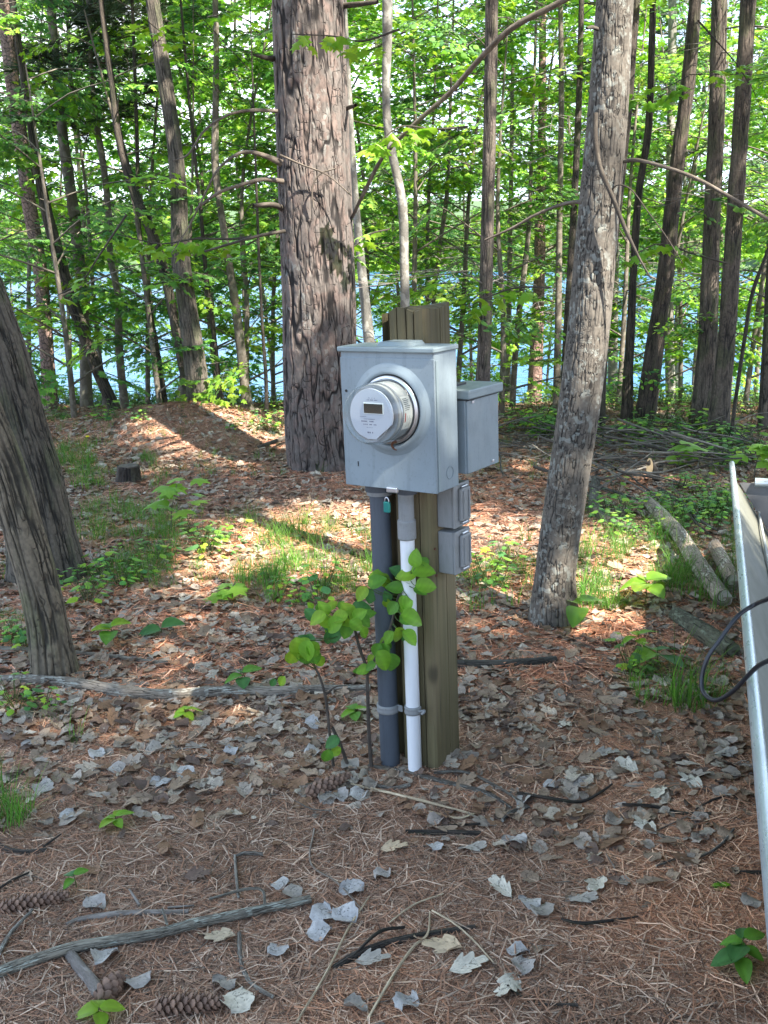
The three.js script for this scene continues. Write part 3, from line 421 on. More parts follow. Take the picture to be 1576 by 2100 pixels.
const GREY = painted([0.205, 0.25, 0.275], 0.75), GREYLID = painted([0.21, 0.26, 0.275], 0.75), PLASTIC = painted([0.22, 0.225, 0.225], 1), CONDUIT = painted([0.06, 0.072, 0.09], 0.9), PVC = new THREE.MeshPhysicalMaterial({ color: rgb(0.66, 0.67, 0.68), roughnessMap: rough, roughness: 0.8 }), STEEL = new THREE.MeshStandardMaterial({ color: rgb(0.5, 0.51, 0.53), metalness: 0.9, roughness: 0.35, side: THREE.DoubleSide }), BLACK = mat([0.012, 0.012, 0.014], 0.5), RUST = mat([0.12, 0.055, 0.03], 0.9);
// the post: a squared treated timber, split at the top, its four sides boards of one piece of wood
{
  const tex = dataTex(512, 1024, (u, v) => {
    const g = fbm(u + 0.02 * fbm(u, v, 3, 4, 631, 2), v, 46, 3, 632, 4), f = fbm(u, v, 140, 12, 633, 2), st = fbm(u, v, 4, 3, 634, 4), knot = smooth(0.16, 0.03, Math.hypot((mod(u * 4, 1) - 0.4) * 1.0, (v - 0.33) * 6)), crack = smooth(0.72, 0.78, fbm(u, v, 26, 2, 636, 3));
    const k = (0.72 + 0.35 * g + 0.2 * (f - 0.5)) * (1 - 0.55 * knot) * (1 - 0.6 * crack), m = smooth(0.35, 0.65, st);
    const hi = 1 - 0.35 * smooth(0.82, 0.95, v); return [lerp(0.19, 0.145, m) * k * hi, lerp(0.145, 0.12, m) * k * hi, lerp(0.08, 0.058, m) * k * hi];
  }, true);
  const bump = dataTex(512, 512, (u, v) => { const x = fbm(u, v, 60, 3, 641, 4); return [x, x, x]; });
  const wm = new THREE.MeshStandardMaterial({ map: tex, bumpMap: bump, bumpScale: 0.003, roughness: 0.9, side: THREE.DoubleSide });
  const t = onPost('wooden_post', 'square greenish treated timber post carrying the meter boxes, split across its top', 'post', [0, 0, 0]);
  // outline with drying checks cut into the front and right faces
  const s = new THREE.Shape(), h = 0.07, b = 0.006, go = (x, z) => s.lineTo(x, -z);
  s.moveTo(-h + b, h); go(-h, h - b); go(-h, -h + b); go(-h + b, -h); go(h - b, -h); go(h, -h + b); go(h, -0.014); go(h - 0.02, -0.012); go(h, -0.0105); go(h, h - b); go(h - b, h);
  for (const c of [0.036, 0.012, -0.018, -0.044]) { go(c + 0.0022, h); go(c - 0.002, h - 0.022); go(c - 0.0018, h); }
  s.closePath();
  const g = new THREE.ExtrudeGeometry(s, { depth: 1.6, bevelEnabled: false, steps: 8 }); g.rotateX(-Math.PI / 2); g.translate(0, -0.22, 0);
  const p = g.attributes.position, uv = g.attributes.uv;
  for (let i = 0; i < p.count; i++) { const x = p.getX(i), y = p.getY(i), z = p.getZ(i); uv.setXY(i, (x + z) * 1.9 + 0.1, y * 0.62 + 0.13); if (y > 1.3) p.setY(i, y - 0.012 + 0.01 * Math.sin(x * 60 + z * 31) + 0.06 * x); }
  g.computeVertexNormals(); part('timber', g, wm, t);
  for (const [y, z] of [[0.86, 0.04], [0.62, 0.045], [0.7, 0.05]]) part('nail', rolled(new THREE.CylinderGeometry(0.004, 0.004, 0.004, 8), 0, 0, Math.PI / 2).translate(0.072, y, z), RUST, t);
}
// meter socket box
{
  const W = 0.295, Hh = 0.375, D = 0.114, cx = 0.0195, cy = 1.085, t = onPost('meter_box', 'large grey steel meter box on the front of the post, round meter in its face', 'meter box', [cx, cy, 0.07 + D / 2]);
  part('housing', box(W, Hh, D, 0.003), GREY, t);
  part('cover', moved(box(W + 0.002, Hh - 0.022, 0.004, 0.0016), 0, -0.011, D / 2 + 0.001), GREY, t);
  part('lid', moved(box(W + 0.012, 0.014, D + 0.014, 0.004), 0, Hh / 2, 0.003), GREYLID, t);
  part('hub_plate', moved(new THREE.CylinderGeometry(0.05, 0.058, 0.011, 4, 1).rotateY(Math.PI / 4).scale(1.25, 1, 1), 0.01, Hh / 2 + 0.012, -0.002), GREYLID, t);
  for (const x of [-W / 2 + 0.016, W / 2 - 0.035]) part('screw', rolled(new THREE.CylinderGeometry(0.0035, 0.0035, 0.003, 10), Math.PI / 2).translate(x, 0.075, D / 2 + 0.004), BLACK, t);
  part('slot', moved(box(0.002, 0.014, 0.002, 0.0005), -W / 2 + 0.045, -0.125, D / 2 + 0.004), BLACK, t);
  // raised ring pressed out of the cover
  const ring = new THREE.LatheGeometry([[0.094, 0.002], [0.096, 0.009], [0.101, 0.011], [0.109, 0.008], [0.117, 0.003], [0.124, 0.0]].map(a => new THREE.Vector2(...a)), 72); rolled(ring, Math.PI / 2); part('ring', ring.translate(0.012, 0.03, D / 2 + 0.003), GREY, t);
  part('knockout', rolled(new THREE.TorusGeometry(0.017, 0.0012, 6, 28), 0, Math.PI / 2).translate(W / 2 + 0.0005, -Hh / 2 + 0.045, -0.01), GREY, t);
  part('side_flange', moved(box(0.0025, Hh - 0.03, 0.012, 0.001), W / 2 + 0.0012, -0.012, D / 2 - 0.012), GREYLID, t);
  part('hasp', moved(box(0.036, 0.016, 0.012, 0.004), 0.008, -Hh / 2 - 0.001, D / 2 + 0.004), STEEL, t);
  for (const [x, w] of [[-0.094, 0.08], [0.0, 0.056]]) part('conduit_hub', moved(new THREE.CylinderGeometry(w / 2, w / 2, 0.03, 28), x, -Hh / 2 - 0.014, -0.023), CONDUIT, t);
}
// the meter itself
{
  const t = onPost('electric_meter', 'round glass electric meter with dark display, plugged into the big grey box', 'electric meter', [0.0315, 1.115, 0.189]);
  const lathe = (pts, n = 72) => rolled(new THREE.LatheGeometry(pts.map(a => new THREE.Vector2(...a)), n), Math.PI / 2);
  const GLASS = new THREE.MeshPhysicalMaterial({ color: rgb(0.93, 0.96, 0.96), transmission: 1, thickness: 0, roughness: 0.04, ior: 1.5, side: THREE.DoubleSide });
  part('sealing_ring', lathe([[0.083, 0.0], [0.0905, 0.001], [0.0915, 0.006], [0.0905, 0.011], [0.084, 0.013]]), STEEL, t);
  part('inner_shadow_gap', lathe([[0.084, 0.0], [0.0935, 0.0005], [0.0935, 0.001]]), BLACK, t);
  part('glass_cover', lathe([[0.083, 0.012], [0.0815, 0.05], [0.0805, 0.082], [0.0775, 0.088], [0.0775, 0.1], [0.0755, 0.106], [0.071, 0.109], [0.066, 0.106], [0.064, 0.102], [0.0, 0.102]]), GLASS, t);
  part('inner_drum', lathe([[0.0775, 0.002], [0.0768, 0.07], [0.0755, 0.074], [0.066, 0.0745]]), mat([0.24, 0.245, 0.24], 0.6), t);
  part('drum_band', lathe([[0.0778, 0.056], [0.0785, 0.06], [0.0778, 0.064]]), STEEL, t);
  // the paper label with a red line on the drum's right side
  const lab = new THREE.CylinderGeometry(0.0782, 0.0782, 0.04, 24, 1, true, -0.5, 1.15); const labTex = (() => { const c = document.createElement('canvas'); c.width = 256; c.height = 128; const k = c.getContext('2d'); k.fillStyle = '#d8d8d2'; k.fillRect(0, 0, 256, 128); k.fillStyle = '#4a4a4a'; for (let i = 0; i < 7; i++) k.fillRect(150 + i * 14, 20, 5, 60 + (i % 3) * 12); k.fillStyle = '#a03328'; k.fillRect(60, 14, 70, 16); k.fillStyle = '#777'; for (let i = 0; i < 4; i++) k.fillRect(20, 50 + i * 16, 90 - (i % 2) * 24, 5); const x = new THREE.CanvasTexture(c); x.colorSpace = THREE.SRGBColorSpace; return x; })();
  rolled(lab, Math.PI / 2); rolled(lab, 0, 0, 1.5); part('paper_label', lab.translate(0, 0, 0.034), new THREE.MeshStandardMaterial({ map: labTex, color: rgb(0.6, 0.6, 0.6), roughness: 0.7, side: THREE.DoubleSide }), t);
  // the face plate: upper half full, cut back below
  const s = new THREE.Shape(); s.absarc(0, 0, 0.0665, -0.35, Math.PI + 0.95, false); s.lineTo(-0.014, -0.064); s.lineTo(0.012, -0.064); s.closePath();
  const face = part('face_plate', new THREE.ExtrudeGeometry(s, { depth: 0.003, bevelEnabled: true, bevelSize: 0.0006, bevelThickness: 0.0006, bevelSegments: 1, curveSegments: 40 }).translate(0, 0, 0.0865), mat([0.4, 0.425, 0.47], 0.55), t);
  part('display_frame', moved(box(0.062, 0.029, 0.002, 0.0015), 0.008, 0.016, 0.0908), mat([0.6, 0.64, 0.62], 0.5), face);
  part('display', moved(box(0.058, 0.0245, 0.0014, 0.0008), 0.008, 0.016, 0.0922), new THREE.MeshPhysicalMaterial({ color: rgb(0.012, 0.018, 0.016), roughness: 0.25 }), face);
  const ink = []; const r = rng(77);
  for (const [y, x0, x1, h] of [[0.043, -0.006, 0.016, 0.0014], [0.038, -0.01, 0.02, 0.0022], [-0.006, -0.034, -0.004, 0.001], [-0.012, -0.022, 0.012, 0.0016], [-0.018, -0.03, 0.008, 0.0034], [-0.026, -0.024, 0.018, 0.0024], [-0.034, -0.014, 0.004, 0.001], [-0.047, -0.012, 0.003, 0.004]]) for (let x = x0; x < x1; x += 0.0028 + 0.002 * r()) if (r() > 0.14) ink.push(new THREE.PlaneGeometry(0.0022, h).translate(x, y, 0.0912));
  part('printing', mergeGeometries(ink), mat([0.09, 0.1, 0.16], 0.8), face);
  part('lower_nest', lathe([[0.0, 0.078], [0.0755, 0.078]]), mat([0.2, 0.215, 0.23], 0.6), t);
  part('wire_seal', rolled(new THREE.TorusGeometry(0.012, 0.0035, 6, 14, 4.2), 0.4, 0.3, 1.2).translate(0.02, -0.094, 0.008), RUST, t);
}
// breaker box on the post's right side
{
  const t = onPost('breaker_box', 'smaller grey steel breaker box with hooded lid, to the right behind the meter box', 'breaker box', [0.122, 1.035, -0.054]);
  part('housing', box(0.1, 0.225, 0.185, 0.003), GREY, t);
  part('door', moved(box(0.006, 0.2, 0.178, 0.002), 0.052, -0.012, 0), GREY, t);
  part('hood', moved(box(0.125, 0.026, 0.198, 0.004), 0.004, 0.106, 0), GREYLID, t);
  part('top_bracket', moved(box(0.03, 0.006, 0.09, 0.002), -0.025, 0.122, 0.02), BLACK, t);
  part('lid_edge', moved(box(0.12, 0.002, 0.194, 0.0008), 0.004, 0.0915, 0), BLACK, t);
  for (const [y, z] of [[0.083, 0.06], [-0.1, -0.05]]) part('screw', moved(box(0.004, 0.008, 0.012, 0.0015), 0.0565, y, z), STEEL, t);
}
// two outlet boxes with flip covers, one above the other
for (const [y, label] of [[0.822, 'upper grey outlet box with flip cover on the right side of the post'], [0.686, 'lower grey outlet box with flip cover on the right side of the post']]) {
  const t = onPost('outlet_box', label, 'outlet box', [0.095, y, -0.012]);
  part('housing', box(0.05, 0.124, 0.085, 0.004), PLASTIC, t);
  part('cover_plate', moved(box(0.007, 0.126, 0.088, 0.003), 0.0285, 0, 0), PLASTIC, t);
  const lid = part('flip_cover', moved(box(0.012, 0.096, 0.054, 0.005), 0.0375, 0.002, -0.006), PLASTIC, t);
  part('rib', moved(box(0.005, 0.08, 0.007, 0.0022), 0.045, 0.002, 0.009), PLASTIC, lid); part('rib', moved(box(0.005, 0.08, 0.007, 0.0022), 0.045, 0.002, -0.02), PLASTIC, lid);
  for (const q of [0.053, -0.052]) part('hinge', rolled(new THREE.CylinderGeometry(0.0035, 0.0035, 0.03, 10), Math.PI / 2).translate(0.036, q, -0.006), STEEL, t);
}
// conduits down to the ground
function strap(t, y, r, hook) {
  const g = new THREE.LatheGeometry([[r + 0.0004, -0.012], [r + 0.004, -0.012], [r + 0.0055, -0.006], [r + 0.004, -0.002], [r + 0.004, 0.002], [r + 0.0055, 0.006], [r + 0.004, 0.012], [r + 0.0004, 0.012]].map(a => new THREE.Vector2(...a)), 36, -1.9, 3.8);
  const m = part('strap', g.translate(0, y, 0), PLASTIC, t);
  const ear = new THREE.TubeGeometry(new THREE.CatmullRomCurve3([V(r + 0.002, 0, 0.006), V(r + 0.014, 0.002, 0.002), V(r + 0.023, 0.006, 0.006), V(r + 0.024, 0.003, 0.013), V(r + 0.018, -0.002, 0.014)].map(v => v.add(V(0, y, 0)))), 20, 0.004, 8);
  if (hook) part('strap_ear', ear, PLASTIC, t); else part('strap_ear', moved(box(0.02, 0.02, 0.004, 0.002), r + 0.01, y + 0.002, -0.005), PLASTIC, t);
}
{
  const t = onPost('grey_conduit', 'dark blue-grey plastic conduit running down the left front of the post', 'conduit', [-0.074, 0, 0.104]);
  part('pipe', new THREE.CylinderGeometry(0.029, 0.029, 1.0, 36).translate(0, 0.4, 0), CONDUIT, t);
  part('fitting', moved(new THREE.CylinderGeometry(0.039, 0.036, 0.03, 36), 0, 0.872, 0), PLASTIC, t); strap(t, 0.205, 0.029, false);
  const w = onPost('white_conduit', 'white plastic conduit pipe in front of the post with grey coupling near its top', 'conduit', [0.0145, 0, 0.104]);
  part('pipe', new THREE.CylinderGeometry(0.0205, 0.0205, 0.86, 36).translate(0, 0.335, 0), PVC, w);
  part('coupling', new THREE.LatheGeometry([[0.021, 0.736], [0.0255, 0.737], [0.0262, 0.742], [0.0262, 0.787], [0.0252, 0.792], [0.021, 0.793]].map(a => new THREE.Vector2(...a)), 36), PLASTIC, w);
  part('upper_pipe', new THREE.CylinderGeometry(0.0222, 0.0222, 0.1, 36).translate(0, 0.84, 0), PLASTIC, w); strap(w, 0.218, 0.0205, true);
}
{
  const t = onPost('padlock', 'small teal padlock hanging under the big meter box', 'padlock', [0.006, 0.858, 0.186]);
  part('body', moved(box(0.018, 0.03, 0.01, 0.002), 0, -0.012, 0), mat([0.006, 0.14, 0.125], 0.4), t);
  part('shackle', rolled(new THREE.TorusGeometry(0.0065, 0.0016, 8, 20, Math.PI), 0, 0, 0).scale(1, 1.6, 1).translate(0, 0.004, 0), STEEL, t);
}
// ---------- metal boat at the right edge and its black cable ----------
{
  const A = V(0.41, 0.5, -0.75), B = V(1.75, 0.5, -5.06), dir = V().subVectors(B, A).setY(0).normalize(), out = V(dir.z, 0, -dir.x).multiplyScalar(dir.z > 0 ? 1 : 1); if (out.x < 0) out.negate();   // out: towards the right
  const t = thing('metal_boat', 'open pale metal boat lying on the leaves, cut off by the right edge', 'boat', [A.x, 0, A.z]);
  const L = V().subVectors(B, A).length(), P = (s, y, w) => V(dir.x * s + out.x * w, y, dir.z * s + out.z * w), yr = s => lerp(0.46, 0.5, s / L);
  const ALU = new THREE.MeshPhysicalMaterial({ color: rgb(0.42, 0.47, 0.5), metalness: 0.5, roughness: 0.5, roughnessMap: rough, map: speck, side: THREE.DoubleSide }), DULL = painted([0.12, 0.12, 0.095], 1), LIP = painted([0.33, 0.35, 0.35], 0.9);
  const quad = (a, b, c, d, n = 24) => { const pos = [], uv = [], idx = []; for (let i = 0; i <= n; i++) for (let j = 0; j <= 4; j++) { const f = i / n, p = a.clone().lerp(b, f).lerp(d.clone().lerp(c, f), j / 4), bow = 0.006 * Math.sin(f * 19) * Math.sin(j / 4 * Math.PI); pos.push(p.x + bow * out.x, p.y, p.z + bow * out.z); uv.push(f * 3, j / 4); if (i < n && j < 4) { const k = i * 5 + j; idx.push(k, k + 1, k + 5, k + 1, k + 6, k + 5); } } const g = new THREE.BufferGeometry(); g.setAttribute('position', new THREE.Float32BufferAttribute(pos, 3)); g.setAttribute('uv', new THREE.Float32BufferAttribute(uv, 2)); g.setIndex(idx); g.computeVertexNormals(); return g; };
  const W = 1.15, far = L - 0.32, fl = 0.3, hb = 0.06;   // width, transom, flare, floor height
  part('rim_rail', stem([P(0, 0.49, 0), P(L * 0.5, 0.495, 0), P(L, 0.5, 0)], [0.015, 0.0145, 0.013], { seg: 18, rows: 30, cap: true, wob: 0.01 }), ALU, t);
  part('rim_lip', quad(P(0, 0.49, -0.015), P(L, 0.5, -0.013), P(L, 0.42, 0.012), P(0, 0.41, 0.012)), LIP, t);
  part('side_wall', quad(P(0, 0.48, 0.006), P(far, 0.49, 0.006), P(far, hb, fl), P(0, hb, fl)), DULL, t);
  part('chine', stem([P(0, 0.37, 0.085), P(far, 0.375, 0.085)].map((v, i) => P(i ? far : 0, 0.33, 0.13)), [0.006, 0.006], { seg: 8, rows: 8 }), LIP, t);
  part('floor', quad(P(0, hb, fl), P(far, hb, fl), P(far, hb, W - fl), P(0, hb, W - fl)), painted([0.16, 0.15, 0.135], 1), t);
  part('side_wall', quad(P(0, 0.46, W), P(far, 0.49, W), P(far, hb, W - fl), P(0, hb, W - fl)), DULL, t);
  part('rim_rail', stem([P(0, 0.47, W), P(L, 0.51, W)], [0.021, 0.017], { seg: 14, rows: 12, cap: true, wob: 0.01 }), ALU, t);
  part('transom', quad(P(far, 0.47, 0.03), P(far, 0.47, W - 0.03), P(far, hb, W - fl), P(far, hb, fl)), painted([0.13, 0.13, 0.135], 1), t);
  part('transom_rail', stem([P(far, 0.475, 0.1), P(far, 0.475, W - 0.05)], [0.022, 0.022], { seg: 14, rows: 6, cap: true, wob: 0.01 }), ALU, t);
  for (const s of [0.36, 0.62]) { const c = P(L * s, 0.29, W / 2), b = part('bench', box(W - 0.32, 0.03, 0.26, 0.008), painted([0.3, 0.3, 0.26], 1), t); b.position.copy(c); b.rotation.y = Math.atan2(-out.z, out.x); }
  const litter = [], r = rng(88);
  const cab = [[1600, 1215, 2.42], [1576, 1228, 2.44], [1548, 1240, 2.5], [1515, 1262, 2.48], [1478, 1310, 2.46], [1450, 1352, 2.45], [1439, 1395, 2.44], [1443, 1420, 2.42], [1466, 1436, 2.38], [1500, 1420, 2.34], [1535, 1385, 2.3], [1558, 1364, 2.25], [1600, 1345, 2.18]].map(([x, y, d]) => at(x, y, d)), o = cab[0].clone();
  single('black_cable', new THREE.TubeGeometry(new THREE.CatmullRomCurve3(cab), 90, 0.0058, 10), new THREE.MeshPhysicalMaterial({ color: rgb(0.012, 0.013, 0.017), roughness: 0.4 }), 'loop of thick black cable hanging over the rail of the metal boat', 'cable');
}

// ---------- the forest floor ----------
const YAXIS = V(0, 1, 0);
// pine needles: little mats of curved brown needles
function needleMat(seed, n, R, wdt) {
  const r = rng(seed), out = { pos: [], col: [], idx: [] };
  for (let i = 0; i < n; i++) {
    const a = r() * 6.28, q = R * Math.sqrt(r()), yaw = r() * 6.28, len = 0.06 + 0.06 * r(), bend = (r() - 0.5) * 0.05, y0 = 0.001 + 0.008 * r(), tilt = (r() - 0.5) * 0.008, tone = r(), k = 0.6 + 0.85 * r();
    const c = tone < 0.42 ? [0.3, 0.155, 0.085] : tone < 0.7 ? [0.38, 0.235, 0.145] : tone < 0.88 ? [0.12, 0.07, 0.045] : [0.52, 0.38, 0.26];
    for (const twin of r() < 0.4 ? [0, 0.06] : [0]) {
      const b = out.pos.length / 3, up = r() * 0.7 - 0.35;
      for (let j = 0; j < 3; j++) {
        const s = (j / 2 - 0.5) * len, px = s, pz = bend * (1 - (j - 1) ** 2 * 1.0) + twin * s, w = wdt * (j === 2 ? 0.4 : 1) / 2, cy = Math.cos(yaw), sy = Math.sin(yaw);
        for (const e of [-1, 1]) { const x = px, z = pz + e * w; out.pos.push(q * Math.cos(a) + x * cy - z * sy, y0 + tilt * (j - 1) + e * w * up + (j === 1 ? 0.004 : 0), q * Math.sin(a) + x * sy + z * cy); out.col.push(c[0] * k, c[1] * k, c[2] * k); }
        if (j < 2) { const m = b + j * 2; out.idx.push(m, m + 1, m + 2, m + 1, m + 3, m + 2); }
      }
    }
  }
  return built(out);
}
const DRY = new THREE.MeshStandardMaterial({ color: 0xffffff, vertexColors: true, roughness: 0.85, side: THREE.DoubleSide });
function wedge(r, d0, d1, halfSlope, pw = 1) {     // a point before the viewer: more of them nearer the viewer
  const d = d0 + (d1 - d0) * Math.pow(r(), pw), x = (r() * 2 - 1) * (d * halfSlope + 0.3); return [x, -d];
}
const slopeN = (x, z) => { const e = 0.06; return V(height(x - e, z) - height(x + e, z), 2 * e, height(x, z - e) - height(x, z + e)).normalize(); };
function lay(x, z, dy, yaw, tx, tz, s, q2 = 1) { const q = new THREE.Quaternion().setFromUnitVectors(YAXIS, slopeN(x, z)).multiply(new THREE.Quaternion().setFromEuler(new THREE.Euler(tx, yaw, tz, 'YXZ'))); return new THREE.Matrix4().compose(V(x, height(x, z) + dy, z), q, V(s, s * Math.min(1, q2), s * q2)); }
{
  const r = rng(2001), near = [0, 1, 2, 3, 4].map(k => needleMat(40 + k, 46, 0.1, 0.0015)), far = [5, 6, 7].map(k => needleMat(40 + k, 44, 0.13, 0.0021)), lists = near.map(() => []), fl = far.map(() => []), lc = near.map(() => []), fc = far.map(() => []);
  const tone = (x, z) => { const a = smooth(-0.25, 0.25, n2(x * 1.3, z * 1.3, 61) + 0.5 * n2(x * 4, z * 4, 62)), g = 0.85 + 0.5 * a + 0.3 * (r() - 0.5); return rgb(g * 1.06, g * lerp(1.05, 0.92, a), g * lerp(1.1, 0.86, a)); };
  for (let i = 0; i < 13000; i++) { const [x, z] = wedge(r, 0.9, 3.6, 0.5, 1.0), k = i % 5; lists[k].push(lay(x, z, 0.002 + 0.007 * r(), r() * 6.28, (r() - 0.5) * 0.1, (r() - 0.5) * 0.1, 0.85 + 0.4 * r())); lc[k].push(tone(x, z)); }
  for (let i = 0; i < 14000; i++) { const [x, z] = wedge(r, 3.4, 11.5, 0.52, 0.9); const bare = n2(x * 0.9, z * 0.9, 71) + 0.1; if (bare < -0.22 && r() < 0.6) continue; const k = i % 3; fl[k].push(lay(x, z, 0.003 + 0.012 * r(), r() * 6.28, (r() - 0.5) * 0.12, (r() - 0.5) * 0.12, 0.9 + 0.5 * r())); const c = tone(x, z); c.r *= 1.12; fc[k].push(c); }
  near.forEach((g, k) => tag(copies('pine_needles', g, DRY, lists[k], scene, lc[k]), 'brown fallen pine needles covering the ground nearest the viewer', 'pine needles', 'beds of fallen pine needles', 'stuff'));
  far.forEach((g, k) => tag(copies('pine_needles', g, DRY, fl[k], scene, fc[k]), 'reddish fallen pine needles over the ground farther back', 'pine needles', 'beds of fallen pine needles', 'stuff'));
}
// dead leaves: broad, lobed, curled
function deadLeaf(seed, kind) {
  const r = rng(seed), n = kind === 'oak' ? 18 : 9, cols = [-1, -0.5, 0, 0.5, 1], pos = [], idx = [], uv = [], curl = (r() - 0.3) * 0.9, cup = (r() - 0.35) * 1.1, wave = r() * 6, amp = kind === 'oak' ? 0.03 + 0.06 * r() : 0.06 + 0.09 * r(), asp = kind === 'oak' ? 0.34 : 0.4;
  for (let i = 0; i <= n; i++) {
    const t = i / n, body = Math.sin(Math.PI * Math.pow(t, 0.8)) ** 0.6; let w = asp * body;
    if (kind === 'oak') w *= 0.55 + 0.45 * Math.abs(Math.sin(t * Math.PI * 3.6 + 0.4)) * (0.6 + 0.6 * t); else w *= 1.08 + 0.1 * Math.sin(i * 2.6 + wave);
    if (i === 0) w = 0.012; if (i === n) w = 0.01;
    for (const c of cols) {
      const sk = kind === 'oak' ? 0.16 * Math.abs(c) * Math.abs(Math.sin(t * Math.PI * 3.6 + 0.4)) : 0, x = t + sk, z = c * w, a = curl * (t - 0.5);
      pos.push((x - 0.5) * Math.cos(a * 0.6), 0.03 + cup * z * z * 1.6 + amp * Math.sin(wave + t * 6 + c * 2) * Math.abs(c) + (1 - Math.cos(a)) * 0.35 + (c === 0 ? -0.012 : 0), z); uv.push(t, c * 0.5 + 0.5);
    }
    if (i < n) for (let c = 0; c < 4; c++) { const k = i * 5 + c; idx.push(k, k + 1, k + 5, k + 1, k + 6, k + 5); }
  }
  const g = new THREE.BufferGeometry(); g.setAttribute('position', new THREE.Float32BufferAttribute(pos, 3)); g.setAttribute('uv', new THREE.Float32BufferAttribute(uv, 2)); g.setIndex(idx); g.computeVertexNormals(); return g;
}
const leafTex = dataTex(256, 256, (u, v) => { const c = Math.abs(v - 0.5), vein = Math.max(smooth(0.02, 0.0, c), 0.6 * smooth(0.06, 0.0, Math.abs(mod(u * 9 - c * 5, 1) - 0.5)) * smooth(0.5, 0.1, c)), f = fbm(u, v, 9, 9, 701, 4), sp = smooth(0.66, 0.74, fbm(u, v, 14, 14, 707, 3)), k = (0.75 + 0.5 * (f - 0.3)) * (1 + 0.25 * vein) * (1 - 0.55 * sp); return [k, k * 0.99, k * 0.97]; }, true);
const LITTER = new THREE.MeshPhysicalMaterial({ color: 0xffffff, map: leafTex, roughness: 0.7, transmission: 0.12, thickness: 0, side: THREE.DoubleSide, specularIntensity: 0.5 });
const OAKS = [1, 2, 3, 4].map(k => deadLeaf(300 + k, 'oak')), ROUNDS = [1, 2, 3, 4, 5].map(k => deadLeaf(330 + k, 'round'));
const deadColor = (r) => { const t = r(), k = 0.75 + 0.5 * r(); const c = t < 0.38 ? [0.33, 0.24, 0.165] : t < 0.58 ? [0.37, 0.31, 0.25] : t < 0.76 ? [0.26, 0.15, 0.085] : t < 0.86 ? [0.48, 0.41, 0.32] : [0.15, 0.1, 0.075]; return rgb(c[0] * k, c[1] * k, c[2] * k); };
{
  const r = rng(3003), geos = [...OAKS, ...ROUNDS], L = geos.map(() => []), C = geos.map(() => []);
  const dens = (x, d) => { const n = n2(x * 1.1, -d * 1.1, 81) + 0.6 * n2(x * 3, -d * 3, 82); let k = smooth(2.2, 3.0, d + 0.12 * Math.abs(x + 0.1) + 0.9 * n); if (d > 3.2) k = Math.max(k, 0.7); if (d > 4.4) k *= 0.6 + 0.9 * smooth(-0.3, 0.2, n); return Math.max(k, d < 2.2 ? 0.004 : 0.02); };
  for (let i = 0; i < 60000; i++) {
    const [x, z] = wedge(r, 1.1, 11.5, 0.5, 0.8), d = -z; if (r() > dens(x, d)) continue;
    const k = r() < 0.4 ? Math.floor(r() * 4) : 4 + Math.floor(r() * 5), flat = d < 2 ? 0.2 : 0.6;
    L[k].push(lay(x, z, 0.008 + 0.022 * r(), r() * 6.28, (r() - 0.5) * flat, (r() - 0.5) * flat, (k < 4 ? 0.078 : 0.05) * (0.4 + 0.75 * r()), 0.6 + 0.6 * r())); C[k].push(deadColor(r));
  }
  for (let i = 0; i < 34000; i++) { const [x, z] = wedge(r, 3.1, 11.5, 0.52, 0.8); if (z < -5.2 && x < 1.2 && r() < 0.55) continue; if (n2(x * 1.1, z * 1.1, 83) + 0.5 * n2(x * 4, z * 4, 84) < -0.08 && r() < 0.75) continue; const k = r() < 0.35 ? Math.floor(r() * 4) : 4 + Math.floor(r() * 5); L[k].push(lay(x, z, 0.014 + 0.02 * r(), r() * 6.28, (r() - 0.5) * 0.7, (r() - 0.5) * 0.7, (k < 4 ? 0.082 : 0.055) * (0.4 + 0.8 * r()), 0.55 + 0.65 * r())); C[k].push(deadColor(r)); }
  geos.forEach((g, k) => { if (L[k].length) tag(copies('leaf_litter', g, LITTER, L[k], scene, C[k]), 'layer of dead brown and grey leaves over the forest floor', 'leaf litter', 'layers of dead leaves', 'stuff'); });
}
// single leaves that stand out on the needles: [x, y, length in metres, kind, colour, turn, label]
const SILVER = [0.5, 0.48, 0.46], TANL = [0.62, 0.47, 0.3], PALE = [0.66, 0.6, 0.48], BROWNL = [0.22, 0.15, 0.11];
const GL = 'silvery dead leaves scattered on the needles', GT = 'tan dead oak leaves scattered on the needles';
const LS = 'silvery dead leaf lying flat on the brown needles near the viewer', LT = 'pale tan oak leaf lying on the needles right of the middle';
const OAKLABEL = ['pale oak leaf right of the blue-grey leaf below the post', 'pale oak leaf above the short dark curved twig, left end', 'pale lobed leaf just above the dark curved twig at right', 'small pale lobed leaf left of the leaf above the dark curved twig', 'crumpled oak leaf left of the thin grey twig that bends to the boat', 'long oak leaf beside the dark slim branch at right', 'pale oak leaf in the litter below the broad-leaved seedling', 'grey oak leaf under the right grass tuft', 'torn oak leaf at the bottom edge below the pale cream one', 'oak leaf between the two pale bare twigs at the bottom', 'tan oak leaf in the litter left of the right grass tuft', 'oak leaf in the litter right of the post', 'tan oak leaf beside the boat rail in the litter'];
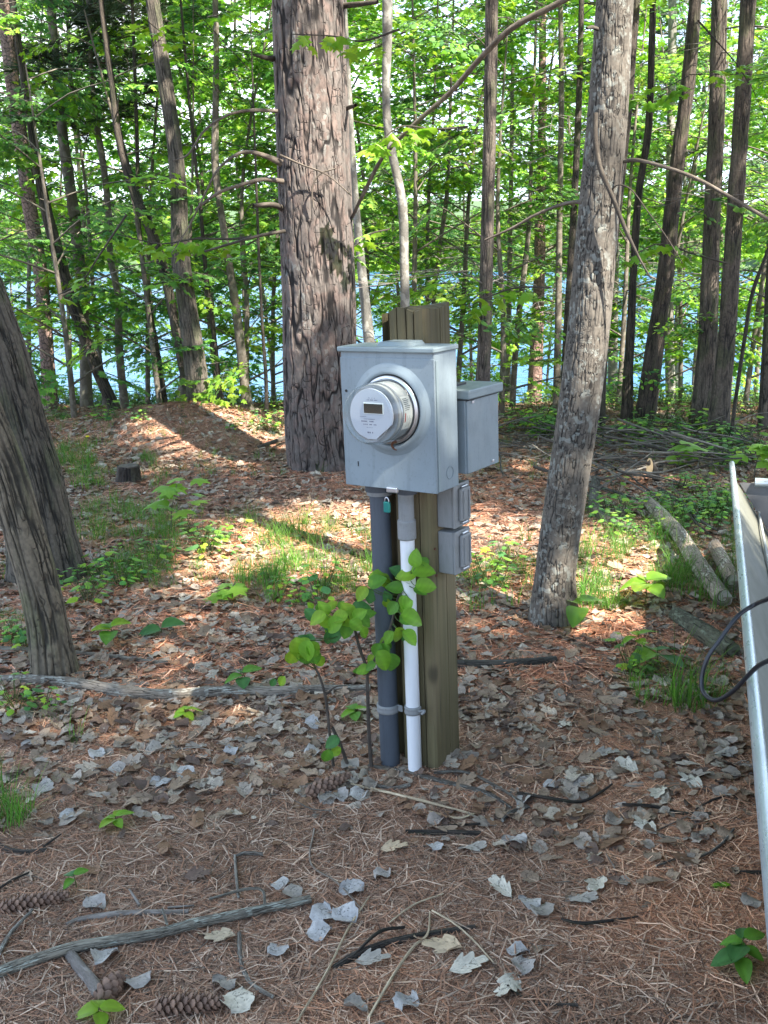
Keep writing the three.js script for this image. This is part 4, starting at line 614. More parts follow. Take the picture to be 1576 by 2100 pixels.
const spots = [
  [905, 1955, 0.105, 0, TANL, 2.7, 'large tan lobed oak leaf on the needles below the post', null], [955, 2003, 0.085, 1, PALE, 0.3, 'pale cream oak leaf just below the large tan oak leaf', null],
  [805, 1756, 0.07, 2, TANL, 0.2, 'curled ochre leaf on the needles below the post foot', null], [893, 1752, 0.052, 5, SILVER, 1.2, 'blue-grey leaf lying right of the curled ochre leaf', null], [893, 1698, 0.05, 6, [0.36, 0.3, 0.25], 0.3, 'round brownish leaf touching the dark stick below the post', null],
  [663, 1892, 0.07, 4, SILVER, 1.6, 'left leaf of a pale pair by the end of the lichened branch', null], [706, 1898, 0.07, 7, SILVER, 2.4, 'right leaf of a pale pair by the end of the lichened branch', null], [655, 1930, 0.062, 8, SILVER, 0.2, 'small curled silvery leaf under the pale pair', null],
  [452, 1938, 0.085, 3, [0.5, 0.4, 0.27], 2.9, 'curled bone-coloured leaf below the lichened branch', null], [487, 2072, 0.085, 5, PALE, 1.4, 'pale round leaf beside the pine cone at the bottom', null],
  ...[[575, 1830], [600, 1847], [722, 1840], [700, 1648], [735, 1645], [672, 1650], [570, 1968], [197, 1872], [220, 1982], [460, 2036], [140, 1690], [60, 1540], [200, 1560], [315, 1555], [475, 1555], [240, 1590], [380, 1600], [520, 1530], [640, 1500], [785, 1810], [1085, 1868], [1110, 1885], [1062, 1970], [1070, 2000], [1055, 1740], [1540, 1868], [330, 1620], [90, 1630], [640, 1560], [720, 1585], [1130, 1625], [1190, 1622], [1070, 1655], [730, 2085], [835, 2075], [280, 2030]].map(([x, y], i) => [x, y, 0.05 + 0.02 * ((i * 0.37) % 1), 4 + i % 5, [[0.47, 0.44, 0.4], [0.38, 0.34, 0.3], [0.42, 0.4, 0.38], [0.33, 0.29, 0.24]][(i * 7) % 4], i * 1.7, LS, GL]),
  ...[[965, 1755], [1030, 1842], [1225, 1830], [1188, 1862], [1325, 1712], [1350, 1640], [1240, 1560], [1420, 1620], [1045, 2040], [760, 1990], [1290, 1590], [1160, 1500], [1480, 1560]].map(([x, y], i) => [x, y, 0.07 + 0.02 * ((i * 0.37) % 1), i % 4, i % 3 ? PALE : [0.4, 0.36, 0.3], i * 2.1, OAKLABEL[i], GT]),
];
for (const [x, y, s, k, c, turn, label, group] of spots) {
  const p = ground(x, y), g = [...OAKS, ...ROUNDS][k], m = new THREE.MeshPhysicalMaterial({ color: rgb(...c), map: leafTex, roughness: 0.75, transmission: 0.1, thickness: 0, side: THREE.DoubleSide });
  const o = single('dead_leaf', g, m, label, 'dead leaf', group); o.matrix.copy(lay(p.x, p.z, 0.026, turn, 0.15 * Math.sin(turn * 5), 0.15 * Math.cos(turn * 3), s)); o.matrix.decompose(o.position, o.quaternion, o.scale);
}
// ---------- grass and small green plants ----------
function grassTuft(seed, n, R, len, wd) {
  const r = rng(seed), out = { pos: [], col: [], idx: [] };
  for (let i = 0; i < n; i++) {
    const a = r() * 6.28, q = R * Math.sqrt(r()), h = len * (0.5 + 0.7 * r()), lean = 0.15 + 0.75 * r(), az = r() * 6.28, w = wd * (0.7 + 0.6 * r()) / 2, sx = -Math.sin(az), sz = Math.cos(az), b = out.pos.length / 3, g = 0.7 + 0.6 * r(), y = r() < 0.12;
    for (let j = 0; j <= 4; j++) { const t = j / 4, o = lean * h * t * t, yy = h * t * (1 - 0.35 * lean * t), ww = w * (1 - t * 0.92); for (const e of [-1, 1]) { out.pos.push(q * Math.cos(a) + Math.cos(az) * o + sx * e * ww, yy, q * Math.sin(a) + Math.sin(az) * o + sz * e * ww); out.col.push(...(y ? [0.3 * g, 0.3 * g, 0.09 * g] : [0.13 * g, 0.3 * g, 0.035 * g])); } if (j < 4) { const k = b + j * 2; out.idx.push(k, k + 1, k + 2, k + 1, k + 3, k + 2); } }
  }
  return built(out);
}
{
  const r = rng(4004), G = [1, 2, 3].map(k => grassTuft(70 + k, 13, 0.035, 0.17, 0.0036)), L = G.map(() => []), C = G.map(() => []);
  // patches: [x, y, half width, half height in the photograph, tufts, size]
  for (const [x, y, hw, hh, n, s] of [[200, 950, 95, 28, 420, 0.9], [155, 985, 60, 25, 160, 0.9], [240, 1120, 120, 65, 560, 0.9], [330, 1090, 110, 30, 110, 0.8], [560, 1200, 60, 40, 110, 1.1], [480, 1175, 60, 30, 60, 1.0], [650, 1150, 110, 60, 520, 0.9], [640, 1210, 70, 30, 120, 0.9], [350, 1190, 90, 25, 60, 0.8], [985, 1200, 40, 50, 70, 1.0], [1230, 1230, 40, 30, 70, 1.25], [1215, 1150, 45, 30, 60, 1.0], [1310, 1130, 70, 35, 90, 0.9], [1370, 1150, 45, 60, 130, 1.1], [1400, 1190, 40, 35, 60, 1.1], [1460, 1230, 25, 30, 30, 1.1], [1385, 1470, 38, 26, 75, 1.35], [1455, 1440, 30, 30, 20, 1.0], [1315, 1430, 14, 30, 12, 1.1], [10, 1690, 34, 24, 22, 1.0], [150, 1530, 8, 8, 3, 0.7], [110, 1480, 10, 10, 3, 0.7], [318, 985, 30, 20, 24, 0.9], [525, 1080, 18, 12, 14, 0.8], [40, 1290, 45, 25, 40, 0.6], [1060, 1180, 40, 60, 50, 0.9], [30, 1170, 40, 40, 50, 0.9], [1500, 1150, 25, 60, 70, 0.9]])
    for (let i = 0; i < n * 0.75; i++) { const a = r() * 6.28, q = Math.pow(r(), 0.55) * 1.25, p = ground(x + hw * q * Math.cos(a), y + hh * q * Math.sin(a)), k = i % 3; if (n > 40 && n2(p.x * 5, p.z * 5, 95) < -0.08) continue; L[k].push(trs(p.x, p.y - 0.005, p.z, 0, r() * 6.28, 0, s * (0.35 + 1.0 * r() ** 1.6))); C[k].push(tint(r, 0.7, 1.35)); }
  const dn = r; for (let i = 0; i < 900; i++) { const [x, z] = wedge(r, 4.4, 9.5, 0.5, 1); if (n2(x * 0.8, z * 0.8, 91) < 0.02) continue; const k = i % 3; L[k].push(trs(x, height(x, z), z, 0, r() * 6.28, 0, 0.5 + 0.4 * r())); C[k].push(tint(r, 0.8, 1.2)); }
  G.forEach((g, k) => tag(copies('grass', g, LEAFMAT, L[k], scene, C[k]), 'tufts of fresh green woodland grass growing through the leaves', 'grass', 'woodland grass', 'stuff'));
  // low green undergrowth
  const U = [1, 2, 3].map(k => { const q = rng(80 + k), out = { pos: [], col: [], idx: [] }, lf = leafFan(1, 0.8, k === 2 ? MAPLE : OVAL, 0.25, 0.25); for (let i = 0; i < 13; i++) { const a = i * 2.4 + q(), h = 0.03 + 0.1 * q(), e = V(Math.cos(a) * 0.05, h, Math.sin(a) * 0.05), g = 0.75 + 0.5 * q(), c = [...SPRING, ...DEEP][Math.floor(q() * 8)]; pushTwig(out, V(0, 0, 0), e, 0.0016, 0.001, [0.08, 0.12, 0.03]); pushLeaf(out, lf, trs(e.x, e.y, e.z, (q() - 0.5) * 0.5, -a, -0.15 + 0.3 * q(), 0.024 + 0.022 * q()), c.map(x => x * g)); } return built(out); });
  const UL = U.map(() => []), UC = U.map(() => []);
  for (const [x, y, hw, hh, n, s] of [[250, 1180, 130, 50, 24, 0.9], [180, 1220, 90, 30, 16, 1], [560, 1230, 120, 30, 16, 0.9], [450, 1130, 60, 30, 16, 1], [1350, 1080, 120, 50, 80, 0.8], [1430, 1040, 100, 40, 100, 0.8], [1300, 900, 220, 26, 150, 1.2], [1120, 885, 80, 14, 50, 1.3], [1500, 930, 60, 40, 60, 1.2], [1000, 1190, 50, 30, 18, 1], [60, 1330, 60, 16, 24, 0.7], [60, 1450, 60, 20, 10, 0.7], [200, 862, 130, 6, 30, 1.0], [530, 880, 80, 8, 16, 1.0], [1240, 1050, 50, 30, 20, 0.9], [1290, 1420, 40, 40, 6, 0.9]])
    for (let i = 0; i < n * 0.5; i++) { const a = r() * 6.28, q = Math.sqrt(r()), p = ground(x + hw * q * Math.cos(a), y + hh * q * Math.sin(a)), k = i % 3; UL[k].push(trs(p.x, p.y, p.z, 0, r() * 6.28, 0, s * (0.6 + 0.9 * r()))); UC[k].push(tint(r, 1.0, 1.5)); }
  for (let i = 0; i < 2600; i++) { const d = 9.4 + 20 * r(), x = (r() * 2 - 1) * d * 0.5, z = -d; if (d < 12 && x < 0.5 && r() < 0.6) continue; const k = i % 3; UL[k].push(trs(x, height(x, z), z, 0, r() * 6.28, 0, 1.2 + 2.6 * r() * smooth(10, 15, d))); UC[k].push(tint(r, 0.7, 1.2)); }
  U.forEach((g, k) => tag(copies('undergrowth', g, LEAFMAT, UL[k], scene, UC[k]), 'low leafy green seedlings and ground cover among the dead leaves', 'undergrowth', 'low green undergrowth', 'stuff'));
}
// ---------- logs, sticks, stump, cones ----------
const CUT = mat([0.5, 0.36, 0.2], 0.8);
function log(name, label, category, pts, { bk = 'pale', m, rise = 0, seg = 10, amp = 0, cutEnd = -1, twigs = [], group, wob = 0.07 } = {}) {
  const b = BARK[bk], q = pts.map(([x, y, w, up = 0]) => { const g = ground(x, y + w * 0.5), r0 = w * pxAt(g) / 2; return { p: V(g.x, height(g.x, g.z) + r0 * 0.8 + 0.014 + (w < 9 ? 0.01 : 0) + rise + up, g.z), r: r0 }; });
  const o = q[0].p.clone(); o.y = height(o.x, o.z); const t = thing(name, label, category, [o.x, o.y, o.z], group), loc = q.map(k => k.p.clone().sub(o)), seed = Math.round(pts[0][0] + pts[0][1]);
  const g = stem(loc, q.map(k => k.r), { seg, rows: Math.max(10, pts.length * 9), bk: b, amp, cap: true, wob, seed });
  part('stem', g, m ?? b.mat, t);
  if (cutEnd >= 0) { const i = cutEnd ? loc.length - 1 : 0, j = cutEnd ? i - 1 : 1, dir = loc[i].clone().sub(loc[j]).normalize(), c = part('cut_end', new THREE.CylinderGeometry(q[i].r * 0.93, q[i].r * 0.93, 0.006, 20), CUT, t); c.position.copy(loc[i]).addScaledVector(dir, 0.003); c.quaternion.setFromUnitVectors(V(0, 1, 0), dir); }
  for (const tw of twigs) { const w = tw.map(([x, y, wd, up = 0]) => { const a = ground(x, y), r0 = wd * pxAt(a) / 2; return { p: V(a.x, height(a.x, a.z) + r0 + 0.022 + up, a.z).sub(o), r: r0 }; }); part('twig', stem(w.map(k => k.p), w.map(k => k.r), { seg: 6, rows: w.length * 5, bk: b, cap: true, wob: 0.1, seed: seed + 3 }), m ?? b.mat, t); }
  return t;
}
const PALEWOOD = barkTint('pale', 1.1, 1.0, 0.92), BROWNWOOD = barkTint('pale', 0.62, 0.5, 0.42), GREYWOOD = barkTint('check', 2.0, 1.95, 1.9), STRAW = barkTint('pale', 2.4, 2.0, 1.5), MOSSY = barkTint('check', 0.8, 0.9, 0.7);
log('fallen_log', 'long fallen pale log lying across the leaves at left below the slim leaning trunk', 'log', [[-60, 1400, 24], [90, 1400, 23], [170, 1408, 25], [260, 1424, 26], [340, 1430, 26], [440, 1424, 24], [500, 1422, 24], [560, 1424, 23], [640, 1420, 20], [760, 1418, 17]], { bk: 'check', m: GREYWOOD, seg: 18, amp: 0.003 });
log('fallen_pole', 'slim dark fallen pole passing behind the foot of the slim leaning trunk', 'branch', [[-60, 1334, 15], [80, 1340, 15], [160, 1346, 15], [240, 1354, 14], [300, 1362, 12], [345, 1370, 8]], { m: SHADY, seg: 12 });
log('fallen_branch', 'short grey branch between the slim leaning trunk and the long pale log', 'branch', [[110, 1396, 9], [160, 1388, 11], [215, 1384, 9]], { m: SHADY });
log('fallen_log', 'dark grey log on the leaves just right of the post, behind it', 'log', [[905, 1366, 20], [1000, 1368, 22], [1080, 1364, 22], [1140, 1358, 18]], { bk: 'check', m: barkTint('check', 0.5, 0.52, 0.5), seg: 14, amp: 0.003 });
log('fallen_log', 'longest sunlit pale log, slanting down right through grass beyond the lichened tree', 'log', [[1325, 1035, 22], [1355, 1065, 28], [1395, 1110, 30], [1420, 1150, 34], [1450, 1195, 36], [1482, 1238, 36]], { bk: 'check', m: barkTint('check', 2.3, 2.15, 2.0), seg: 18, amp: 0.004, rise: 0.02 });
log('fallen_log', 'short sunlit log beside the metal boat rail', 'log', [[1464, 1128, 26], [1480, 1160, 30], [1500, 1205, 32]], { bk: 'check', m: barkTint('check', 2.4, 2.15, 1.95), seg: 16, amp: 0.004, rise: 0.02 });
log('fallen_log', 'grey log curving down from the brush pile just right of the lichened tree', 'log', [[1222, 985, 18], [1217, 1020, 20], [1222, 1050, 22], [1250, 1072, 22], [1290, 1090, 18]], { bk: 'check', m: barkTint('check', 0.75, 0.75, 0.72), seg: 14, amp: 0.003 });
log('fallen_log', 'thick dark mossy log half sunk in leaves under the black cable', 'log', [[1385, 1262, 30], [1420, 1285, 40], [1460, 1312, 44], [1500, 1340, 40]], { bk: 'check', m: MOSSY, seg: 18, amp: 0.006 });
log('sawn_branch', 'sawn dark branch showing its orange cut end, in front of the brush pile', 'branch', [[1412, 1056, 13], [1395, 1035, 15], [1372, 1020, 14], [1350, 1005, 10]], { m: DARK, cutEnd: 0 });
log('dead_branch', 'dark forked dead branch lying over the undergrowth beside the slanting log', 'branch', [[1410, 1065, 6], [1435, 1090, 7], [1470, 1110, 5]], { m: DARKWOOD, rise: 0.04, twigs: [[[1400, 1060, 4, 0.05], [1430, 1100, 4, 0.04], [1455, 1112, 3, 0.02]]] });
{   // upright sawn stub in the brush pile
  const g = ground(1345, 995), p = q => at(q[0], q[1], -g.z), a = p([1346, 998]), b = p([1343, 965]), c = p([1328, 945]), t = thing('sawn_stub', 'upright sawn stub with long orange cut in the brush pile', 'stub', [g.x, g.y, g.z]);
  part('stem', stem([a, b, c].map(v => v.sub(g)), [0.028, 0.026, 0.024], { seg: 12, rows: 10, bk: BARK.pale, cap: true }), DARKWOOD, t);
  const f = part('cut_end', new THREE.CylinderGeometry(0.022, 0.022, 0.005, 20).scale(1, 1, 2.6), CUT, t); f.position.copy(c).add(V(0.012, -0.035, 0.022)); f.rotation.set(1.35, 0, 0.45);
}
{   // tree stump
  const g = ground(265, 992), t = thing('tree_stump', 'small weathered cut stump at the edge of the left grass patch', 'stump', [g.x, g.y, g.z]), r = 24 * pxAt(g);
  part('trunk', stem([V(0, -0.05, 0), V(0, 0.02, 0), V(0.002, 0.08, 0), V(0.004, 0.125, 0)], [r * 1.25, r * 1.05, r * 0.95, r * 0.93], { seg: 60, rows: 30, bk: BARK.ridge, amp: 0.016, flare: 0.25, flareH: 0.05, lobes: 6, cap: true }), barkTint('ridge', 0.55, 0.5, 0.5), t);
  part('cut_top', moved(new THREE.CylinderGeometry(r * 0.82, r * 0.86, 0.01, 28), 0.004, 0.124, 0), barkTint('pale', 0.45, 0.38, 0.33), t);
}
// sticks in the foreground
log('lichened_branch', 'long lichen-covered branch lying across the lower left foreground', 'branch', [[-60, 2030, 24], [0, 2006, 24], [80, 1978, 24], [150, 1956, 24], [240, 1940, 22], [330, 1926, 22], [400, 1906, 22], [480, 1890, 21], [560, 1872, 20], [638, 1856, 17]], { bk: 'check', m: barkTint('check', 1.9, 1.95, 1.85), seg: 18, amp: 0.003, cutEnd: -1, rise: 0.006, twigs: [[[545, 1885, 7, 0.01], [540, 1860, 6, 0.02], [515, 1852, 6, 0.015], [430, 1862, 5]], [[345, 1930, 6, 0.02], [336, 1905, 5, 0.03]]] });
log('dead_stick', 'short barkless stick lying above the lichened branch', 'stick', [[138, 1906, 11], [160, 1896, 12], [230, 1884, 14], [290, 1880, 13], [340, 1880, 13], [388, 1879, 11]], { m: barkTint('pale', 0.95, 0.85, 0.82), twigs: [[[288, 1876, 8], [268, 1856, 4, 0.02]], [[345, 1880, 5], [400, 1874, 3]]] });
log('dead_stick', 'stout pale stub of wood below the lichened branch at left', 'stick', [[146, 1964, 22], [165, 1990, 24], [190, 2020, 25], [205, 2045, 26]], { m: barkTint('pale', 0.85, 0.78, 0.78), seg: 14 });
log('dead_stick', 'short dark curved stick at the left edge', 'stick', [[-6, 1738, 12], [20, 1752, 13], [55, 1756, 12], [98, 1752, 11]], { m: DARK, twigs: [[[90, 1754, 5], [128, 1733, 3, 0.01]]] });
log('dead_stick', 'thin grey stick standing steep above the lichened branch', 'stick', [[483, 1770, 6], [486, 1810, 7], [490, 1856, 6]], { bk: 'check', m: GREYWOOD, twigs: [[[483, 1772, 5], [505, 1768, 8], [540, 1770, 8]]] });
log('dead_stick', 'curved grey stick below the lichened branch', 'stick', [[492, 1930, 8], [494, 1975, 10], [505, 2010, 11], [520, 2030, 11], [560, 2062, 8]], { bk: 'check', m: GREYWOOD });
log('dead_branch', 'dark half-buried root-like branch below the post, left of the tan oak leaf', 'branch', [[685, 1995, 12], [730, 1968, 18], [790, 1945, 16], [850, 1930, 14], [910, 1920, 13], [975, 1910, 11]], { m: DARK, twigs: [[[720, 1985, 6], [780, 1942, 7, 0.015], [830, 1920, 6]]] });
log('dead_stick', 'straight dark stick lying flat below the post', 'stick', [[832, 1714, 11], [890, 1715, 13], [940, 1716, 13], [986, 1717, 11]], { m: DARK, twigs: [[[905, 1710, 4], [985, 1706, 5]]] });
log('dead_branch', 'forked greyish branch running from the post foot to the right', 'branch', [[755, 1578, 9], [830, 1590, 10], [885, 1604, 12], [940, 1618, 12], [1000, 1635, 12], [1048, 1665, 9]], { bk: 'check', m: barkTint('check', 1.2, 1.18, 1.15), twigs: [[[890, 1602, 7], [950, 1605, 6, 0.01], [1020, 1630, 6], [1085, 1672, 5]], [[1030, 1700, 8], [1048, 1684, 9], [1082, 1672, 7]]] });
log('dead_stick', 'short grey stick under the forked branch', 'stick', [[755, 1618, 8], [800, 1624, 9], [842, 1623, 8]], { bk: 'check', m: GREYWOOD });
log('dead_stick', 'long straw-coloured stalk lying right below the forked branch', 'stalk', [[720, 1622, 4], [800, 1640, 6], [880, 1660, 6], [968, 1684, 4]], { m: STRAW, twigs: [[[880, 1680, 4], [940, 1694, 5], [975, 1684, 4]]] });
log('dead_stick', 'pale bare twig slanting up from the bottom edge, right of the middle', 'twig', [[755, 2110, 6], [800, 2030, 6], [850, 1958, 6], [876, 1935, 5], [882, 1888, 3]], { m: STRAW });
log('dead_stick', 'pale bare twig slanting up from the bottom edge, left of the middle', 'twig', [[610, 2115, 5], [672, 2010, 5], [716, 1920, 5], [758, 1855, 3]], { m: STRAW });
log('dead_stick', 'thin pale twig slanting down right past the large tan oak leaf', 'twig', [[886, 1884, 4], [930, 1910, 4], [970, 1945, 4], [1012, 1992, 3]], { m: STRAW });
log('dead_stick', 'thin straight straw-coloured twig above the large tan oak leaf', 'twig', [[798, 1910, 3], [850, 1872, 4], [910, 1850, 3]], { m: STRAW });
log('dead_stick', 'thin crooked pale twig left of the curled ochre leaf', 'twig', [[645, 1715, 4], [640, 1790, 4], [690, 1825, 4], [745, 1885, 3]], { m: barkTint('pale', 1, 0.85, 0.75) });
log('dead_stick', 'short dark curved twig alone on the needles at right', 'stick', [[1150, 1902, 5], [1190, 1910, 8], [1240, 1906, 7], [1308, 1897, 3]], { m: DARK });
log('dead_branch', 'dark slim branch on the leaves at right with a thin fork', 'branch', [[1275, 1664, 6], [1340, 1668, 8], [1400, 1676, 9], [1458, 1683, 7]], { m: DARK, twigs: [[[1425, 1676, 4], [1465, 1655, 5], [1500, 1646, 3]]] });
log('dead_stick', 'thin grey twig bending up towards the boat at right', 'twig', [[1345, 1792, 4], [1390, 1776, 5], [1440, 1770, 6], [1480, 1745, 6], [1504, 1715, 5]], { bk: 'check', m: GREYWOOD });
log('dead_stick', 'short dark stick cut by the right edge under the boat', 'stick', [[1505, 1798, 9], [1540, 1798, 10], [1600, 1797, 9]], { m: DARK });
log('dead_branch', 'dark bent thin branch on the leaf litter right of the post foot', 'branch', [[1060, 1640, 6], [1120, 1650, 7], [1190, 1658, 7], [1230, 1640, 6], [1255, 1622, 4]], { m: DARK });
log('dead_stick', 'small grey stick at the bottom edge right of the middle', 'stick', [[1040, 2040, 8], [1090, 2066, 9], [1185, 2080, 7]], { m: DARK });
log('dead_stick', 'thin dark twig at the left edge above the lichened branch', 'twig', [[-10, 1845, 5], [30, 1820, 5], [68, 1803, 4]], { m: DARK });
log('dead_stick', 'thin grey stick at the left edge crossing above the lichened branch', 'stick', [[0, 1975, 10], [25, 1930, 9], [70, 1890, 5]], { bk: 'check', m: GREYWOOD, rise: 0.01 });
log('fallen_branch', 'bare branch leaning on the ground towards the big pine foot', 'branch', [[530, 935, 5], [560, 925, 8], [600, 908, 10]], { m: DARKWOOD, rise: 0.05 });
{   // scattered twigs too many to single out, and the brush pile
  const r = rng(5005), tw = [1, 2, 3, 4].map(k => { const q = rng(90 + k), p = [V(-0.5, 0, 0)]; for (let i = 1; i < 5; i++) p.push(V(-0.5 + i * 0.25, 0.03 * (q() - 0.5), 0.14 * (q() - 0.5))); return stem(p, [0.009, 0.008, 0.007, 0.005, 0.003], { seg: 5, rows: 9, bk: BARK.pale }); }), L = tw.map(() => []), C = tw.map(() => []);
  for (let i = 0; i < 1700; i++) { const [x, z] = wedge(r, 1.0, 10.5, 0.5, 0.9), k = i % 4, s = 0.06 + 0.3 * r() ** 3 * smooth(1, 4, -z) + 0.05 * r(); L[k].push(lay(x, z, 0.018, r() * 6.28, (r() - 0.5) * 0.15, (r() - 0.5) * 0.3, s)); const g = 0.5 + 1.1 * r(); C[k].push(rgb(g, g * 0.92, g * 0.85)); }
  tw.forEach((g, k) => tag(copies('twig_litter', g, BARK.pale.mat, L[k], scene, C[k]), 'small broken twigs scattered among the dead leaves', 'twigs', 'scattered small twigs', 'stuff'));
  const B = tw.map(() => []), BC = tw.map(() => []);
  for (let i = 0; i < 200; i++) { const px = i < 150 ? 1000 + 560 * r() : 1200 + 330 * r(), py = i < 150 ? 890 + 75 * r() : 930 + 100 * r(), p = ground(px, py), k = i % 4; B[k].push(trs(p.x, p.y + 0.02 + 0.24 * r() * r(), p.z, (r() - 0.5) * 0.5, (r() - 0.5) * 2.2 + (r() < 0.3 ? 1.6 : 0), (r() - 0.5) * 0.7, 0.45 + 0.9 * r() * r())); const g = 0.3 + 0.75 * r() ** 2; BC[k].push(rgb(g, g * 0.92, g * 0.86)); }
  tw.forEach((g, k) => tag(copies('brush_pile', g, BARK.pale.mat, B[k], scene, BC[k]), 'tangled heap of dead sticks along the rise right of the post', 'brush pile', 'sticks of the brush pile', 'stuff'));
}
// pine cones: a core with spirals of thick scales
const SCALE = (() => { const s = new THREE.SphereGeometry(1, 8, 6); const p = s.attributes.position; for (let i = 0; i < p.count; i++) { const x = p.getX(i), y = p.getY(i), z = p.getZ(i), t = (x + 1) / 2; p.setXYZ(i, x * 0.0115 + 0.0085, y * 0.0026 + 0.0022 * t * t, z * 0.0088 * (0.55 + 0.6 * t - 0.25 * t ** 4)); } s.computeVertexNormals(); return s; })();
const CONEM = [0, 1, 2].map(k => mat([[0.17, 0.1, 0.065], [0.22, 0.13, 0.085], [0.13, 0.075, 0.05]][k], 0.75)), TIPM = mat([0.36, 0.26, 0.19], 0.8);
function pineCone(label, a, b, wide, len = 0) {
  const A = ground(...a), B = ground(...b), t = thing('pine_cone', label, 'pine cone', [(A.x + B.x) / 2, 0, (A.z + B.z) / 2], undefined); t.position.y = height(t.position.x, t.position.z) + wide * 0.42 + 0.014;
  const d = V().subVectors(B, A), L = len || d.length(); d.normalize(); t.quaternion.setFromUnitVectors(V(1, 0, 0), d);
  part('core', rolled(new THREE.CylinderGeometry(wide * 0.1, wide * 0.2, L * 0.94, 10), 0, 0, -Math.PI / 2), CONEM[2], t);
  const n = Math.round(L / 0.0018); const tip = rgb(1, 1, 1);
  for (let i = 0; i < n; i++) { const f = (i + 0.5) / n, ang = i * 2.39996, w = wide * 0.5 * Math.pow(Math.sin(Math.PI * Math.pow(0.06 + 0.9 * f, 0.75)), 0.6), m = part('scale', SCALE, CONEM[i % 3], t), s = 0.55 + 0.65 * w / (wide * 0.5); m.scale.setScalar(s * wide / 0.042);
    m.position.set((f - 0.5) * L, 0, 0); m.quaternion.setFromAxisAngle(V(1, 0, 0), ang).multiply(new THREE.Quaternion().setFromAxisAngle(V(0, 0, 1), 0.95 - 0.45 * f)); m.position.add(V(0, w * 0.22, 0).applyAxisAngle(V(1, 0, 0), ang)); }
}
pineCone('long pine cone at the left edge above the lichened branch', [2, 1886], [138, 1858], 0.04);
pineCone('open pine cone lying left of the post foot', [628, 1650], [716, 1612], 0.046);
pineCone('pine cone cut by the bottom edge, beside a pale leaf', [318, 2094], [452, 2082], 0.046);
pineCone('small dark pine cone below the long pale log', [318, 1470], [334, 1494], 0.042, 0.06);
pineCone('pine cone seen end-on beside the stout pale stub', [212, 2072], [240, 2040], 0.046, 0.08);

// ---------- small green plants that stand out ----------
const LEAFSHAPES = [0, 1, 2].map(k => { const out = { pos: [], col: [], idx: [] }; const cols = [-1, -0.5, 0, 0.5, 1], n = 8; for (let i = 0; i <= n; i++) { const t = i / n, w = 0.33 * Math.sin(Math.PI * Math.pow(t, 0.82)) ** 0.75; for (const c of cols) { out.pos.push(t, -0.22 * (1 + k * 0.5) * t * t + 0.1 * Math.abs(c) * (1 + k * 0.3) * w * 2 + 0.012 * Math.sin(t * 40) * Math.abs(c), c * w); const g = (c === 0 ? 1.2 : 1) * (0.94 + 0.06 * Math.sin(t * 42 + Math.abs(c) * 5)); out.col.push(g, g, g); } if (i < n) for (let c = 0; c < 4; c++) { const b = i * 5 + c; out.idx.push(b, b + 1, b + 5, b + 1, b + 6, b + 5); } } return built(out); });
const ROUNDLEAF = [0, 1].map(k => { const out = { pos: [], col: [], idx: [] }; const n = 10; for (let i = 0; i <= n; i++) { const t = i / n, w = 0.4 * Math.pow(Math.max(0, Math.sin(Math.PI * Math.pow(t, 0.85))), 0.72); for (const c of [-1, -0.5, 0, 0.5, 1]) { out.pos.push(t, (k ? -0.42 : -0.2) * t * t + (k ? 0.3 : 0.45) * Math.abs(c) * w + 0.014 * Math.sin(t * 34 + Math.abs(c) * 3) * Math.abs(c), c * w); const g = (c === 0 ? 1.25 : 1) * (0.93 + 0.07 * Math.sin(t * 38 - Math.abs(c) * 6)); out.col.push(g, g, g); } if (i < n) for (let c = 0; c < 4; c++) { const b = i * 5 + c; out.idx.push(b, b + 1, b + 5, b + 1, b + 6, b + 5); } } return built(out); });
const leafMat = (r, g, b) => { const m = LEAFMAT.clone(); m.color = rgb(r, g, b); m.roughness = 0.55; return m; };
const GREENS = [leafMat(0.23, 0.46, 0.035), leafMat(0.15, 0.36, 0.04), leafMat(0.29, 0.48, 0.035), leafMat(0.08, 0.24, 0.06)];
function seedling(label, x, y, h, n, size, { rad = 0.3, gs = [0, 1, 2], round = false, seed = 1, name = 'seedling' } = {}) {
  const g = ground(x, y), r = rng(seed + x), t = thing(name, label, 'seedling', [g.x, g.y, g.z]), top = V((r() - 0.5) * 0.02, h, (r() - 0.5) * 0.02);
  part('stalk', stem([V(0, -0.01, 0), V(0.004, h * 0.5, 0), top], [0.002, 0.0016, 0.0012], { seg: 6, rows: 6 }), leafMat(0.12, 0.16, 0.05), t);
  for (let i = 0; i < n; i++) { const m = part('leaf', round ? ROUNDLEAF[i % 2] : LEAFSHAPES[i % 3], GREENS[gs[i % gs.length]], t); m.position.copy(top).add(V(0, -h * rad * (i / n), 0)); m.rotation.set((r() - 0.5) * 0.5, i * 6.283 / Math.min(n, 5) + r() * 0.5 + (i >= 5 ? 0.6 : 0), 0.25 - 0.3 * r() - (i >= 5 ? 0.1 : 0), 'YXZ'); m.scale.setScalar(size * (0.75 + 0.4 * r())); }
}
seedling('five-leaved bright green seedling on the needles at left', 236, 1708, 0.05, 5, 0.05, { gs: [0, 2] });
seedling('yellow-green seedling cut by the bottom edge at left', 198, 2104, 0.045, 4, 0.055, { gs: [2] });
seedling('dark leafy seedling at the lower right corner beside the boat', 1508, 2000, 0.1, 9, 0.062, { gs: [1, 3], rad: 0.55 });
seedling('tiny pale seedling left of the pine cones', 155, 1835, 0.06, 3, 0.04, { gs: [1, 3] });
seedling('small seedling on the needles right of the middle distance', 1480, 1838, 0.025, 5, 0.026, { gs: [0, 1] });
seedling('small yellow-green seedling by the long pale log', 383, 1480, 0.05, 5, 0.055, { gs: [2, 0] });
seedling('seedling in front of the long pale log, nearest the post', 505, 1424, 0.09, 4, 0.085, { gs: [1, 3] });
